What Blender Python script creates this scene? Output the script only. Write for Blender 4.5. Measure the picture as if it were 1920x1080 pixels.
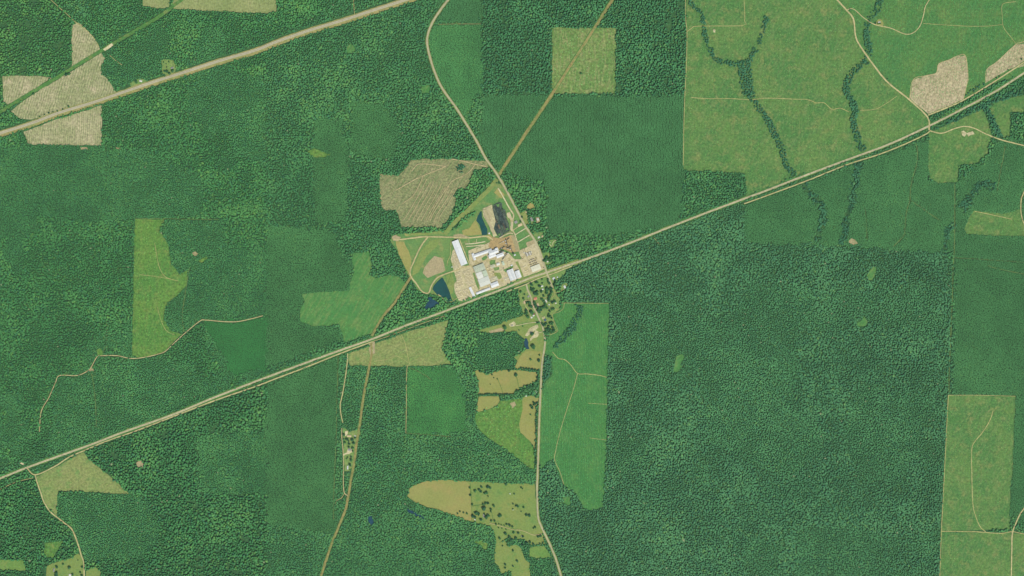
import bpy, bmesh, math, random
import numpy as np
from mathutils import Vector
rnd = random.Random(7)
rng = np.random.default_rng(11)
scene = bpy.context.scene
for o in list(bpy.data.objects):
    bpy.data.objects.remove(o)

# ------------------------------------------------------------------ camera, sky, sun, exposure
U = 2.0                                   # one survey grid unit = 2 m
CAM_H = 9000.0
cam = bpy.data.cameras.new('survey_camera')
cam.sensor_width = 36.0
cam.lens = CAM_H * 36.0 / (1920 * U)
cam.clip_start = 10.0
cam.clip_end = 60000.0
cam_o = bpy.data.objects.new('survey_camera', cam)
cam_o.location = (0, 0, CAM_H)
scene.collection.objects.link(cam_o)
scene.camera = cam_o
SUN_EL, SUN_AZ = 58.0, 142.0              # morning sun from the south-east
world = bpy.data.worlds.new('World'); scene.world = world; world.use_nodes = True
wn = world.node_tree
sky = wn.nodes.new('ShaderNodeTexSky'); sky.sky_type = 'NISHITA'; sky.sun_disc = False
sky.sun_elevation = math.radians(SUN_EL); sky.sun_rotation = math.radians(SUN_AZ)
wn.links.new(sky.outputs[0], wn.nodes['Background'].inputs[0])
wn.nodes['Background'].inputs[1].default_value = 0.15
sun = bpy.data.lights.new('sun', 'SUN'); sun.energy = 3.4; sun.angle = math.radians(0.5); sun.color = (1.0, 0.965, 0.90)
sun_o = bpy.data.objects.new('sun', sun); scene.collection.objects.link(sun_o)
a, e = math.radians(SUN_AZ), math.radians(SUN_EL)
to_sun = Vector((math.sin(a) * math.cos(e), math.cos(a) * math.cos(e), math.sin(e)))
sun_o.rotation_euler = to_sun.to_track_quat('Z', 'Y').to_euler()
scene.view_settings.view_transform = 'Standard'
scene.view_settings.look = 'None'
scene.view_settings.gamma = 1.0
scene.view_settings.exposure = 0.60

# ------------------------------------------------------------------ helpers
coll = scene.collection
def W(x, y): return ((x - 960.0) * U, (540.0 - y) * U)
def lin(c):
    out = []
    for v in c[:3]:
        v = v / 255.0
        out.append(v / 12.92 if v <= 0.04045 else ((v + 0.055) / 1.055) ** 2.4)
    return out
G_GROUND = 0.54
G_TREE = 1.1
def alb(c, g=None):
    g = G_GROUND if g is None else g
    return [min(0.85, v * g * k) for v, k in zip(lin(c), (0.98, 0.96, 0.80))] + [1.0]

def tag(o, label, cat=None, kind=None, group=None):
    if label: o['label'] = label
    if cat: o['category'] = cat
    if kind: o['kind'] = kind
    if group: o['group'] = group
    return o
def link(o, parent=None):
    coll.objects.link(o)
    if parent is not None: o.parent = parent
    return o
def empty(name, loc, rz=0.0):
    o = bpy.data.objects.new(name, None); o.location = loc; o.rotation_euler = (0, 0, rz)
    o.empty_display_size = 1.0
    return link(o)
def mesh_obj(name, verts, faces, mat, parent=None, smooth=False):
    me = bpy.data.meshes.new(name); me.from_pydata(verts, [], faces); me.update()
    if mat: me.materials.append(mat)
    return link(bpy.data.objects.new(name, me), parent)

def value_noise(x, y, size, seed):
    """smooth value noise in -1..1, features about `size` (same unit as x, y)"""
    r = np.random.default_rng(seed); N = 256
    t = r.uniform(-1, 1, (N, N))
    fx, fy = x / size + 1000, y / size + 1000
    ix, iy = np.floor(fx).astype(int), np.floor(fy).astype(int)
    ux, uy = fx - ix, fy - iy
    ux, uy = ux * ux * (3 - 2 * ux), uy * uy * (3 - 2 * uy)
    g = lambda i, j: t[(ix + i) % N, (iy + j) % N]
    return (g(0, 0) * (1 - ux) + g(1, 0) * ux) * (1 - uy) + (g(0, 1) * (1 - ux) + g(1, 1) * ux) * uy

# ------------------------------------------------------------------ materials
MATS = {}
def new_mat(name):
    m = bpy.data.materials.new(name); m.use_nodes = True
    b = m.node_tree.nodes['Principled BSDF']; b.inputs['Roughness'].default_value = 0.9
    b.inputs['Specular IOR Level'].default_value = 0.2
    return m, m.node_tree, b
def nd(nt, t, **k):
    n = nt.nodes.new(t)
    for key, v in k.items(): setattr(n, key, v)
    return n
def mixc(nt, fac, a_, b_, blend='MIX'):
    n = nd(nt, 'ShaderNodeMix', data_type='RGBA', blend_type=blend)
    for s, v in ((n.inputs[0], fac), (n.inputs[6], a_), (n.inputs[7], b_)):
        if hasattr(v, 'links') or isinstance(v, bpy.types.NodeSocket): nt.links.new(v, s)
        else: s.default_value = v
    return n.outputs[2]
def noise(nt, vec, size, detail=3.0, rough=0.55):
    n = nd(nt, 'ShaderNodeTexNoise'); n.inputs['Scale'].default_value = 1.0 / size
    n.inputs['Detail'].default_value = detail; n.inputs['Roughness'].default_value = rough
    nt.links.new(vec, n.inputs['Vector']); return n.outputs[0]
def ramp(nt, fac, lo, hi):
    n = nd(nt, 'ShaderNodeMapRange', interpolation_type='SMOOTHSTEP')
    n.inputs[1].default_value = lo; n.inputs[2].default_value = hi
    nt.links.new(fac, n.inputs[0]); return n.outputs[0]
def math_n(nt, op, a_, b_=None):
    n = nd(nt, 'ShaderNodeMath', operation=op)
    for i, v in enumerate((a_, b_)):
        if v is None: continue
        if isinstance(v, bpy.types.NodeSocket): nt.links.new(v, n.inputs[i])
        else: n.inputs[i].default_value = v
    return n.outputs[0]

def ground(name, c0, c1, c2=None, fine=5.0, med=24.0, big=110.0, grain=0.35, rows=None, streak=None, off=0.0):
    """soil/grass: c0 and c1 mixed in large patches, c2 in mid patches, fine grain,
    rows=(angle, period, strength, colour): planting or plough rows with a slight wander"""
    m, nt, b = new_mat(name)
    geo = nd(nt, 'ShaderNodeNewGeometry')
    mp = nd(nt, 'ShaderNodeVectorMath', operation='ADD'); mp.inputs[1].default_value = (off, off * 1.7, 0)
    nt.links.new(geo.outputs['Position'], mp.inputs[0]); v = mp.outputs[0]
    col = mixc(nt, ramp(nt, noise(nt, v, big, 4), 0.38, 0.62), alb(c0), alb(c1))
    if c2: col = mixc(nt, ramp(nt, noise(nt, v, med, 4, 0.6), 0.50, 0.72), col, alb(c2))
    if streak:
        ang, ln, wd, st, cs = streak
        r = nd(nt, 'ShaderNodeMapping'); r.inputs['Rotation'].default_value = (0, 0, -math.radians(ang))
        r.inputs['Scale'].default_value = (1.0 / ln, 1.0 / wd, 1)
        rv = nd(nt, 'ShaderNodeVectorRotate', rotation_type='Z_AXIS'); rv.inputs['Angle'].default_value = -math.radians(ang)
        nt.links.new(v, rv.inputs['Vector'])
        sc = nd(nt, 'ShaderNodeVectorMath', operation='MULTIPLY'); sc.inputs[1].default_value = (1.0 / ln, 1.0 / wd, 1)
        nt.links.new(rv.outputs[0], sc.inputs[0])
        f = math_n(nt, 'MULTIPLY', ramp(nt, noise(nt, sc.outputs[0], 1.0, 4, 0.65), 0.46, 0.64), min(1.0, st * 1.15))
        col = mixc(nt, f, col, alb(cs))
    if rows:
        ang, per, st, cr = rows
        dt = nd(nt, 'ShaderNodeVectorMath', operation='DOT_PRODUCT')
        dt.inputs[1].default_value = (-math.sin(math.radians(ang)), math.cos(math.radians(ang)), 0)
        nt.links.new(v, dt.inputs[0])
        wob = math_n(nt, 'MULTIPLY', noise(nt, v, 40.0, 2), per * 1.6)
        ph = math_n(nt, 'MULTIPLY', math_n(nt, 'ADD', dt.outputs['Value'], wob), 2 * math.pi / per)
        s = ramp(nt, math_n(nt, 'SINE', ph), -0.3, 0.9)
        brk = ramp(nt, noise(nt, v, 30.0, 4), 0.30, 0.60)
        f = math_n(nt, 'MULTIPLY', math_n(nt, 'MULTIPLY', s, brk), st)
        col = mixc(nt, f, col, alb(cr))
    fn = noise(nt, v, fine * 1.7, 3, 0.75)
    g = math_n(nt, 'ADD', math_n(nt, 'MULTIPLY', math_n(nt, 'SUBTRACT', fn, 0.5), grain * 5.5), 1.0)
    gc = nd(nt, 'ShaderNodeCombineColor')
    for i in range(3): nt.links.new(g, gc.inputs[i])
    col = mixc(nt, 1.0, col, gc.outputs[0], 'MULTIPLY')
    nt.links.new(col, b.inputs['Base Color'])
    MATS[name] = m
    return m

ground('forest_floor', (54, 98, 58), (62, 106, 62), (74, 112, 62), fine=8)
ground('far_forest', (48, 104, 64), (56, 114, 70), (70, 122, 66), fine=9, grain=0.5)
ground('clearcut_pale', (176, 170, 134), (158, 160, 118), (190, 178, 146), med=40, rows=(74, 9, 0.75, (118, 136, 84)), grain=0.4)
ground('clearcut_pale_ns', (178, 172, 136), (156, 158, 116), (192, 180, 148), med=40, rows=(88, 8, 0.72, (122, 140, 86)), grain=0.4)
ground('clearcut_green', (150, 158, 104), (138, 152, 96), (164, 166, 116), med=60, rows=(82, 8, 0.35, (120, 142, 82)), grain=0.3)
ground('clearcut_brown', (128, 138, 92), (144, 146, 104), (158, 152, 114), med=40, fine=4, grain=0.5, rows=(58, 17, 0.45, (160, 152, 114)), streak=(56, 40, 5, 0.4, (100, 128, 78)), off=31)
ground('bare_clearcut', (192, 178, 146), (184, 172, 138), (172, 164, 128), med=30, fine=5, grain=0.35, streak=(70, 16, 4, 0.5, (132, 130, 92)))
ground('olive_field', (98, 136, 70), (80, 128, 66), (124, 138, 80), med=34, fine=5, grain=0.35, rows=(88, 9, 0.22, (80, 126, 68)), streak=(60, 30, 9, 0.28, (134, 144, 94)))
ground('green_field', (74, 128, 68), (86, 132, 68), (108, 138, 74), med=60, fine=5, grain=0.35, rows=(92, 9, 0.25, (64, 118, 66)), streak=(75, 26, 8, 0.30, (116, 142, 80)), off=77)
ground('yellow_scrub', (84, 134, 60), (98, 140, 62), (116, 142, 70), med=30, fine=5, grain=0.45, streak=(75, 30, 7, 0.22, (136, 144, 86)))
ground('square_scrub', (114, 142, 76), (102, 138, 72), (140, 146, 94), med=24, fine=5, grain=0.45, streak=(88, 40, 7, 0.45, (158, 158, 108)), off=13)
ground('meadow_green', (74, 134, 70), (82, 136, 70), (100, 140, 74), med=50, fine=5, grain=0.25, streak=(60, 50, 9, 0.35, (132, 150, 90)), off=5)
ground('tan_green_scrub', (126, 148, 84), (138, 150, 90), (108, 146, 78), med=36, fine=5, grain=0.35, streak=(30, 40, 6, 0.35, (156, 152, 104)), off=55)
ground('row_plantation', (76, 134, 68), (68, 128, 66), (92, 140, 74), med=50, fine=4, grain=0.3, rows=(90, 9.5, 0.60, (58, 118, 64)), streak=(110, 70, 6, 0.22, (116, 156, 88)), off=21)
ground('dry_pasture', (154, 154, 90), (146, 152, 86), (162, 152, 92), med=60, fine=4, grain=0.12)
ground('green_pasture', (136, 150, 82), (126, 150, 80), (104, 144, 74), med=46, fine=4, grain=0.15, off=9)
ground('bright_pasture', (114, 148, 74), (102, 144, 70), (128, 150, 80), med=30, fine=4, grain=0.2)
ground('yard_grass', (112, 150, 80), (126, 152, 86), (150, 156, 96), med=20, fine=4, grain=0.25, off=3)
ground('mill_grass', (96, 142, 80), (112, 146, 82), (142, 150, 92), med=30, fine=4, grain=0.2, off=14)
ground('dry_bank', (166, 158, 96), (158, 156, 92), (148, 154, 88), med=20, fine=4, grain=0.15)
ground('gravel_yard', (202, 190, 156), (194, 182, 146), (178, 168, 118), med=16, fine=4, grain=0.28)
ground('lumber_yard', (204, 194, 158), (196, 186, 150), (178, 174, 128), med=16, fine=4, grain=0.22, off=8)
ground('sawdust', (176, 152, 108), (184, 160, 114), (160, 140, 96), med=14, fine=4, grain=0.25)
ground('bark_mud', (64, 84, 76), (82, 98, 80), (104, 112, 84), med=9, fine=4, grain=0.6, streak=(-70, 30, 4, 0.5, (48, 66, 64)))
ground('bare_soil', (176, 162, 128), (168, 158, 120), (160, 156, 112), med=20, fine=4, grain=0.2)
ground('trail_soil', (196, 180, 140), (186, 172, 130), (170, 160, 118), med=10, fine=4, grain=0.3)
ground('brown_strip', (152, 142, 90), (142, 142, 86), (126, 142, 80), med=24, fine=5, grain=0.3)
ground('green_strip', (86, 134, 66), (78, 128, 64), (120, 142, 78), med=30, fine=5, grain=0.25)
ground('olive_strip', (138, 152, 86), (128, 150, 82), (150, 154, 92), med=30, fine=5, grain=0.2)
ground('road_verge', (166, 158, 104), (156, 156, 96), (138, 150, 86), med=26, fine=4, grain=0.25)
ground('asphalt', (188, 182, 158), (182, 176, 154), (176, 170, 146), med=20, fine=4, grain=0.12)
ground('county_asphalt', (184, 178, 146), (178, 172, 140), (170, 164, 134), med=20, fine=4, grain=0.15)
ground('dirt_road', (198, 186, 140), (190, 178, 132), (176, 170, 122), med=18, fine=4, grain=0.25)
ground('dirt_track', (182, 178, 122), (172, 170, 112), (152, 160, 100), med=20, fine=4, grain=0.3)
ground('faint_track', (116, 146, 84), (124, 150, 88), (100, 138, 76), med=20, fine=4, grain=0.35)
ground('white_gravel', (216, 206, 170), (208, 198, 160), (200, 192, 150), med=14, fine=4, grain=0.2)
ground('ballast', (198, 190, 156), (190, 182, 148), (178, 172, 138), med=16, fine=3, grain=0.3)
ground('pale_sand', (200, 192, 154), (188, 180, 142), (166, 162, 120), med=12, fine=4, grain=0.3)
ground('dark_pasture_line', (96, 132, 66), (104, 138, 70), (86, 124, 62), med=12, fine=4, grain=0.3)
def water_mat(name, c):
    m, nt, b = new_mat(name)
    geo = nd(nt, 'ShaderNodeNewGeometry')
    col = mixc(nt, ramp(nt, noise(nt, geo.outputs['Position'], 30, 4), 0.35, 0.65), alb(c, 0.75), alb([v * 1.10 for v in c], 0.75))
    nt.links.new(col, b.inputs['Base Color']); b.inputs['Roughness'].default_value = 0.12
    b.inputs['Specular IOR Level'].default_value = 0.2
    bp = nd(nt, 'ShaderNodeBump'); bp.inputs['Strength'].default_value = 0.15; bp.inputs['Distance'].default_value = 0.3
    nt.links.new(noise(nt, geo.outputs['Position'], 2.5, 3), bp.inputs['Height']); nt.links.new(bp.outputs[0], b.inputs['Normal'])
    MATS[name] = m
water_mat('pond_water', (26, 66, 64))
water_mat('blue_water', (32, 62, 76))
def plain(name, c, rough=0.7, metal=0.0, size=3.0, amp=0.10, gain=0.58, streak=None):
    m, nt, b = new_mat(name)
    tc = nd(nt, 'ShaderNodeTexCoord'); v = tc.outputs['Object']
    if streak:
        sc = nd(nt, 'ShaderNodeVectorMath', operation='MULTIPLY'); sc.inputs[1].default_value = streak
        nt.links.new(v, sc.inputs[0]); v = sc.outputs[0]
    f = ramp(nt, noise(nt, v, size, 4, 0.65), 0.3, 0.7)
    c_ = alb(c, gain)
    col = mixc(nt, f, [x * (1 - amp) for x in c_[:3]] + [1], [min(1, x * (1 + amp)) for x in c_[:3]] + [1])
    nt.links.new(col, b.inputs['Base Color']); b.inputs['Roughness'].default_value = rough; b.inputs['Metallic'].default_value = metal
    MATS[name] = m; return m
plain('roof_white', (218, 220, 226), 0.55, streak=(0.12, 1, 1), amp=0.09)
plain('roof_pale', (216, 216, 210), 0.6, streak=(0.15, 1, 1), amp=0.07)
plain('roof_grey', (204, 206, 200), 0.6, streak=(0.2, 1, 1), amp=0.06)
plain('roof_mottled', (176, 184, 166), 0.7, size=3, amp=0.22)
plain('roof_beige', (212, 210, 190), 0.7, size=4, amp=0.08)
plain('roof_red', (206, 134, 112), 0.7, amp=0.1)
plain('roof_maroon', (132, 92, 84), 0.7, amp=0.1)
plain('roof_blue', (70, 104, 128), 0.6, amp=0.1)
plain('roof_slate', (150, 150, 148), 0.7, amp=0.12)
plain('roof_tan', (206, 186, 150), 0.7, amp=0.1)
plain('roof_sage', (184, 196, 176), 0.7, amp=0.08)
plain('wall_white', (214, 214, 206), 0.8)
plain('wall_metal', (168, 172, 170), 0.6, streak=(1, 1, 0.2))
plain('door_grey', (104, 108, 110), 0.6)
plain('steel_dark', (74, 84, 82), 0.6)
plain('steel_pale', (190, 192, 184), 0.5)
plain('lumber', (236, 224, 188), 0.8, streak=(0.1, 2, 2), amp=0.14)
plain('lumber_old', (222, 208, 170), 0.8, streak=(0.1, 2, 2), amp=0.14)
plain('log_pale', (206, 194, 158), 0.9, size=1.2, amp=0.22)
plain('log_wet', (70, 86, 82), 0.6, size=6.0, amp=0.6)
plain('log_damp', (98, 112, 98), 0.7, size=6.0, amp=0.5)
plain('log_brown', (112, 104, 84), 0.8, size=6.0, amp=0.5)
plain('log_rust', (138, 120, 94), 0.8, size=1.4, amp=0.3)
plain('bark', (86, 74, 58), 0.95)
plain('concrete', (186, 182, 162), 0.9, size=6)
plain('car_white', (225, 225, 225), 0.3); plain('car_red', (140, 50, 46), 0.3); plain('car_dark', (48, 52, 58), 0.3)
plain('car_blue', (60, 84, 120), 0.3); plain('car_silver', (170, 174, 176), 0.3, 0.3)
plain('glass', (40, 50, 58), 0.1); plain('rubber', (34, 34, 34), 0.9)
plain('rail_steel', (120, 112, 104), 0.4, 0.6)
plain('line_white', (226, 224, 212), 0.8); plain('line_yellow', (196, 170, 84), 0.8)
def leaf_mat(name, instanced):
    m, nt, b = new_mat(name)
    b.inputs['Roughness'].default_value = 0.75
    geo = nd(nt, 'ShaderNodeNewGeometry')
    n = noise(nt, geo.outputs['Position'], 1.6, 2)
    g = math_n(nt, 'ADD', math_n(nt, 'MULTIPLY', math_n(nt, 'SUBTRACT', n, 0.5), 0.9), 1.0)
    gc = nd(nt, 'ShaderNodeCombineColor')
    for i in range(3): nt.links.new(g, gc.inputs[i])
    if instanced:
        at = nd(nt, 'ShaderNodeAttribute', attribute_type='INSTANCER', attribute_name='leaf_colour'); src = at.outputs['Color']
    else:
        oi = nd(nt, 'ShaderNodeObjectInfo'); cr = nd(nt, 'ShaderNodeValToRGB')
        cr.color_ramp.elements[0].color = alb((42, 86, 58), 0.9); cr.color_ramp.elements[1].color = alb((66, 112, 64), 0.9)
        nt.links.new(oi.outputs['Random'], cr.inputs[0]); src = cr.outputs[0]
    nt.links.new(mixc(nt, 1.0, src, gc.outputs[0], 'MULTIPLY'), b.inputs['Base Color'])
    MATS[name] = m
leaf_mat('wood_leaves', True); leaf_mat('tree_leaves', False)

# ------------------------------------------------------------------ land-cover map (1 m cells), used to know where woods stand
MG = 90
RES = 2
MW, MH = (1920 + 2 * MG) * RES, (1080 + 2 * MG) * RES
cover = np.zeros((MH, MW), np.int16)
def push(poly):
    out = []
    for x, y in poly:
        if x <= 0: x = -MG - 2
        if x >= 1920: x = 1920 + MG + 2
        if y <= 0: y = -MG - 2
        if y >= 1080: y = 1080 + MG + 2
        out.append((x, y))
    return out
def paint(poly, val):
    P = np.array(poly, float); X = (P[:, 0] + MG) * RES; Y = (P[:, 1] + MG) * RES
    y0, y1 = max(0, int(Y.min())), min(MH - 1, int(Y.max()) + 1)
    X2, Y2 = np.roll(X, -1), np.roll(Y, -1)
    for r in range(y0, y1 + 1):
        yc = r + 0.5
        m = (Y <= yc) != (Y2 <= yc)
        if not m.any(): continue
        xs = np.sort(X[m] + (yc - Y[m]) * (X2[m] - X[m]) / (Y2[m] - Y[m]))
        for i in range(0, len(xs) - 1, 2):
            a_, b_ = max(0, int(round(xs[i]))), min(MW, int(round(xs[i + 1])))
            if b_ > a_: cover[r, a_:b_] = val

def smooth_line(pts, step=6.0):
    P = [np.array(p, float) for p in pts]
    P = [2 * P[0] - P[1]] + P + [2 * P[-1] - P[-2]]
    out = []
    for i in range(1, len(P) - 2):
        n = max(2, int(np.linalg.norm(P[i + 1] - P[i]) / step))
        for k in range(n):
            t = k / n; p0, p1, p2, p3 = P[i - 1:i + 3]
            out.append(0.5 * ((2 * p1) + (-p0 + p2) * t + (2 * p0 - 5 * p1 + 4 * p2 - p3) * t * t + (-p0 + 3 * p1 - 3 * p2 + p3) * t ** 3))
    out.append(P[-2]); return np.array(out)
def extend(pts):
    """carry a line that leaves the survey area on into the land around it"""
    pts = [tuple(p) for p in pts]
    def out(p): return p[0] <= 0 or p[0] >= 1920 or p[1] <= 0 or p[1] >= 1080
    def beyond(p, q):
        d = np.array(p, float) - np.array(q, float); d /= np.linalg.norm(d); return tuple(np.array(p) + d * 110)
    if out(pts[0]): pts = [beyond(pts[0], pts[1])] + pts
    if out(pts[-1]): pts = pts + [beyond(pts[-1], pts[-2])]
    return pts
def paint_line(pts, width, val):
    L = smooth_line(pts, 8)
    for p, q in zip(L[:-1], L[1:]):
        d = q - p; n = np.linalg.norm(d)
        if n < 1e-6: continue
        d /= n; o = np.array([-d[1], d[0]]) * width / 2; p2, q2 = p - d * width * .2, q + d * width * .2
        paint([p2 + o, q2 + o, q2 - o, p2 - o], val)

zcount = [0]
def zlev(level):
    zcount[0] += 1
    return level * 0.6 + (zcount[0] % 50) * 0.011
def sheet(name, poly, mat, label, level=1, rough=0.75, kind='structure', cat=None, clear=True, step=7.0, seed=None):
    """a sheet of land lying on the terrain; edges wander slightly like real ones"""
    if name == 'pond' and mat == 'pond_water':      # muddy, grassy margin round the water
        cx = sum(q[0] for q in poly) / len(poly); cy = sum(q[1] for q in poly) / len(poly)
        sheet('bank', [(cx + (q[0] - cx) * 1.14, cy + (q[1] - cy) * 1.09) for q in poly], 'olive_strip', 'grassy margin of the ' + label, level=2, rough=0.5, step=3)
    poly = push(poly)
    P = []
    s = zcount[0] * 3 + 1
    for i in range(len(poly)):
        p, q = np.array(poly[i], float), np.array(poly[(i + 1) % len(poly)], float)
        n = max(1, int(np.linalg.norm(q - p) / step))
        for k in range(n): P.append(p + (q - p) * k / n)
    P = np.array(P)
    P[:, 0] += value_noise(P[:, 0], P[:, 1], 9.0, s) * rough * 1.6
    P[:, 1] += value_noise(P[:, 0], P[:, 1], 9.0, s + 1) * rough * 1.6
    if clear: paint(P, 0)
    z = zlev(level)
    bm = bmesh.new()
    vs = [bm.verts.new((*W(x, y), z)) for x, y in P]
    es = [bm.edges.new((vs[i], vs[(i + 1) % len(vs)])) for i in range(len(vs))]
    bmesh.ops.triangle_fill(bm, edges=es, use_beauty=True)
    for f in bm.faces:
        f.normal_update()
        if f.normal.z < 0: f.normal_flip()
    me = bpy.data.meshes.new(name); bm.to_mesh(me); bm.free(); me.materials.append(MATS[mat])
    o = link(bpy.data.objects.new(name, me)); tag(o, label, cat, kind)
    return o
def ribbon(name, pts, width, mat, label=None, level=3, rough=0.12, clear=None, parent=None, z=None, side=0.0, ext=True):
    """a road, track or strip following a line; width and side offset in grid units"""
    if ext: pts = extend(pts)
    if clear is None: clear = width + 1.6
    if clear: paint_line(pts, clear, 0)
    L = smooth_line(pts, 3.0)
    T = np.gradient(L, axis=0); T /= np.linalg.norm(T, axis=1)[:, None] + 1e-9
    N = np.stack([-T[:, 1], T[:, 0]], 1)
    s = zcount[0] * 7 + 3
    w1 = width / 2 * (1 + rough * value_noise(L[:, 0], L[:, 1], 6, s)) + side
    w2 = width / 2 * (1 + rough * value_noise(L[:, 0], L[:, 1], 6, s + 1)) - side
    z = zlev(level) if z is None else z
    A, B = L + N * w1[:, None], L - N * w2[:, None]
    verts = [(*W(*p), z) for p in A] + [(*W(*p), z) for p in B]
    n = len(L)
    o = mesh_obj(name, verts, [(i, i + 1, n + i + 1, n + i) for i in range(n - 1)], MATS[mat], parent)
    if parent is None: tag(o, label, None, 'structure')
    return o

# ------------------------------------------------------------------ the ground
gs = 16000
o = mesh_obj('ground', [(-gs, -gs, -0.6), (gs, -gs, -0.6), (gs, gs, -0.6), (-gs, gs, -0.6)], [(0, 1, 2, 3)], MATS['far_forest'])
tag(o, 'wide green country stretching out around the sawmill', None, 'structure')
x0, y0 = W(-MG, -MG); x1, y1 = W(1920 + MG, 1080 + MG)
o = mesh_obj('forest_floor', [(x0, y1, 0), (x1, y1, 0), (x1, y0, 0), (x0, y0, 0)], [(0, 1, 2, 3)], MATS['forest_floor'])
tag(o, 'dark leafy floor beneath the woods', None, 'structure')

# ------------------------------------------------------------------ woods: which stand grows where (later areas overpaint earlier ones)
# key: name, label, set, spacing, row(dx,dy) or None, radius range, height range, colour, yellow share, gap
STANDS = [None]
SID = {}
def stand(key, name, label, kind, spacing, rad, hgt, colour, yellow=0.12, gap=0.0, rows=None, jit=0.42, vary=0.11):
    SID[key] = len(STANDS)
    STANDS.append(dict(key=key, name=name, label=label, kind=kind, spacing=spacing, rad=rad, hgt=hgt, col=colour, yellow=yellow, gap=gap, rows=rows, jit=jit, vary=vary))
stand('west', 'mixed_wood', 'mixed mature wood filling the west between highway and railway', 'mixed', 6.9, (3.0, 4.9), (10, 15), (58, 112, 62), 0.14)
stand('northwest', 'open_wood', 'patchy wood with yellowish gaps by the striped clear-cuts', 'mixed', 8.6, (3.2, 5.6), (11, 18), (60, 112, 60), 0.22, 0.10)
stand('southwest', 'tall_wood', 'tall coarse wood with dark gaps south of the railway', 'mixed', 8.4, (3.6, 5.6), (13, 19), (56, 110, 62), 0.14, 0.05)
stand('centre', 'mixed_wood', 'bumpy mature wood between the mill and northern highway', 'mixed', 7.1, (3.1, 5.0), (10, 15), (60, 112, 66), 0.14)
stand('north', 'tall_wood', 'dark coarse wood flanking the brown pipeline strip', 'mixed', 8.2, (3.6, 5.4), (12, 18), (58, 110, 68), 0.08, 0.04)
stand('east', 'big_wood', 'huge unbroken mature wood east of the village', 'mixed', 7.2, (3.1, 5.0), (9.5, 14), (62, 110, 72), 0.08)
stand('south', 'mixed_wood', 'finer mixed wood around the oval southern pasture', 'mixed', 6.3, (2.9, 4.3), (8, 12), (60, 112, 66), 0.10)
stand('village', 'mixed_wood', 'lush wood hugging the railway and village gardens', 'mixed', 8.2, (3.6, 5.8), (10, 16), (62, 114, 64), 0.14)
stand('creek', 'creek_trees', 'strips of dark trees winding along the field creeks', 'mixed', 7.2, (3.2, 5.0), (10, 15), (48, 96, 66), 0.05, 0.13)
stand('plot_north', 'pine_plantation', 'even young pine plantation below the square scrub field', 'pine', 5.0, (2.5, 3.0), (8, 9.6), (70, 122, 76), 0.0, 0, (5.6, 3.9), 0.26, 0.10)
stand('plot_road', 'pine_plantation', 'smooth young pine block along the curving county road', 'pine', 4.6, (2.3, 2.9), (6, 7.6), (70, 126, 74), 0.03, 0, (4.8, 4.2), 0.30, 0.09)
stand('plot_west', 'pine_plantation', 'dense fine-grained pine plantation in the western woods', 'mixed', 5.5, (2.5, 3.5), (8, 11.5), (62, 116, 68), 0.08, 0, None, 0.38, 0.10)
stand('plot_mid', 'pine_plantation', 'soft pale pine plantation bordered by coarse wood', 'pine', 5.0, (2.4, 3.1), (8, 10), (70, 122, 74), 0.03, 0, None, 0.36, 0.09)
stand('plot_young', 'young_plantation', 'low bright young plantation with faint pale scratches', 'pine', 4.4, (2.0, 2.6), (4.5, 6), (64, 126, 68), 0.06, 0, None, 0.36, 0.09)
stand('plot_dark', 'young_plantation', 'very smooth deep green young plantation below the forest track', 'pine', 4.2, (2.1, 2.5), (5, 6), (52, 116, 62), 0.0, 0, None, 0.3, 0.06)
stand('plot_east', 'pine_plantation', 'broad smooth plantation south of the railway crossed by ditches', 'pine', 4.8, (2.4, 3.0), (7, 9), (70, 122, 75), 0.03, 0, None, 0.34, 0.09)
stand('plot_far_east', 'pine_plantation', 'plain pine plantation beyond the pale boundary line', 'pine', 4.8, (2.4, 3.0), (7, 9), (70, 122, 75), 0.03, 0, None, 0.34, 0.09)
stand('plot_soft', 'pine_plantation', 'finer bluish wood merging into the big eastern wood', 'mixed', 6.0, (2.7, 3.8), (9, 12), (66, 116, 74), 0.04)
def st(key, poly): paint(push(poly), SID[key])
st('centre', [(0, 0), (1920, 0), (1920, 1080), (0, 1080)])
st('west', [(0, 240), (500, 88), (500, 715), (250, 805), (0, 897)])
st('west', [(200, 0), (780, 0), (500, 90), (216, 172), (150, 60)])
st('northwest', [(0, 0), (96, 0), (134, 40), (134, 120), (70, 160), (0, 205)])
st('southwest', [(0, 890), (66, 885), (260, 805), (500, 712), (500, 1080), (0, 1080)])
st('north', [(903, 0), (1284, 0), (1284, 180), (903, 180)])
st('east', [(1030, 500), (1400, 375), (1430, 455), (1780, 460), (1790, 740), (1760, 1080), (1050, 1080), (1020, 1010), (1008, 960), (1008, 880), (1040, 850), (1131, 950), (1142, 569), (1030, 570)])
st('south', [(500, 715), (700, 640), (890, 690), (890, 780), (1005, 885), (1005, 905), (1050, 1080), (500, 1080)])
st('village', [(780, 612), (1020, 515), (1040, 515), (1060, 560), (1020, 660), (890, 700), (840, 690), (830, 650)])
st('village', [(700, 632), (765, 535), (800, 548), (850, 566), (1000, 515), (1010, 518), (880, 572)])
st('village', [(975, 325), (1026, 340), (1027, 437), (1160, 440), (1180, 450), (1030, 505), (985, 415), (940, 335)])
st('plot_north', [(903, 178), (1283, 180), (1282, 320), (1276, 420), (1160, 440), (1027, 437), (1025, 340), (945, 322), (896, 262), (905, 215)])
st('plot_road', [(810, 45), (903, 45), (903, 172), (885, 186), (880, 215), (882, 240), (852, 196), (818, 140), (802, 90), (806, 55)])
st('plot_north', [(812, 40), (838, 0), (903, 0), (903, 44)])
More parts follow.
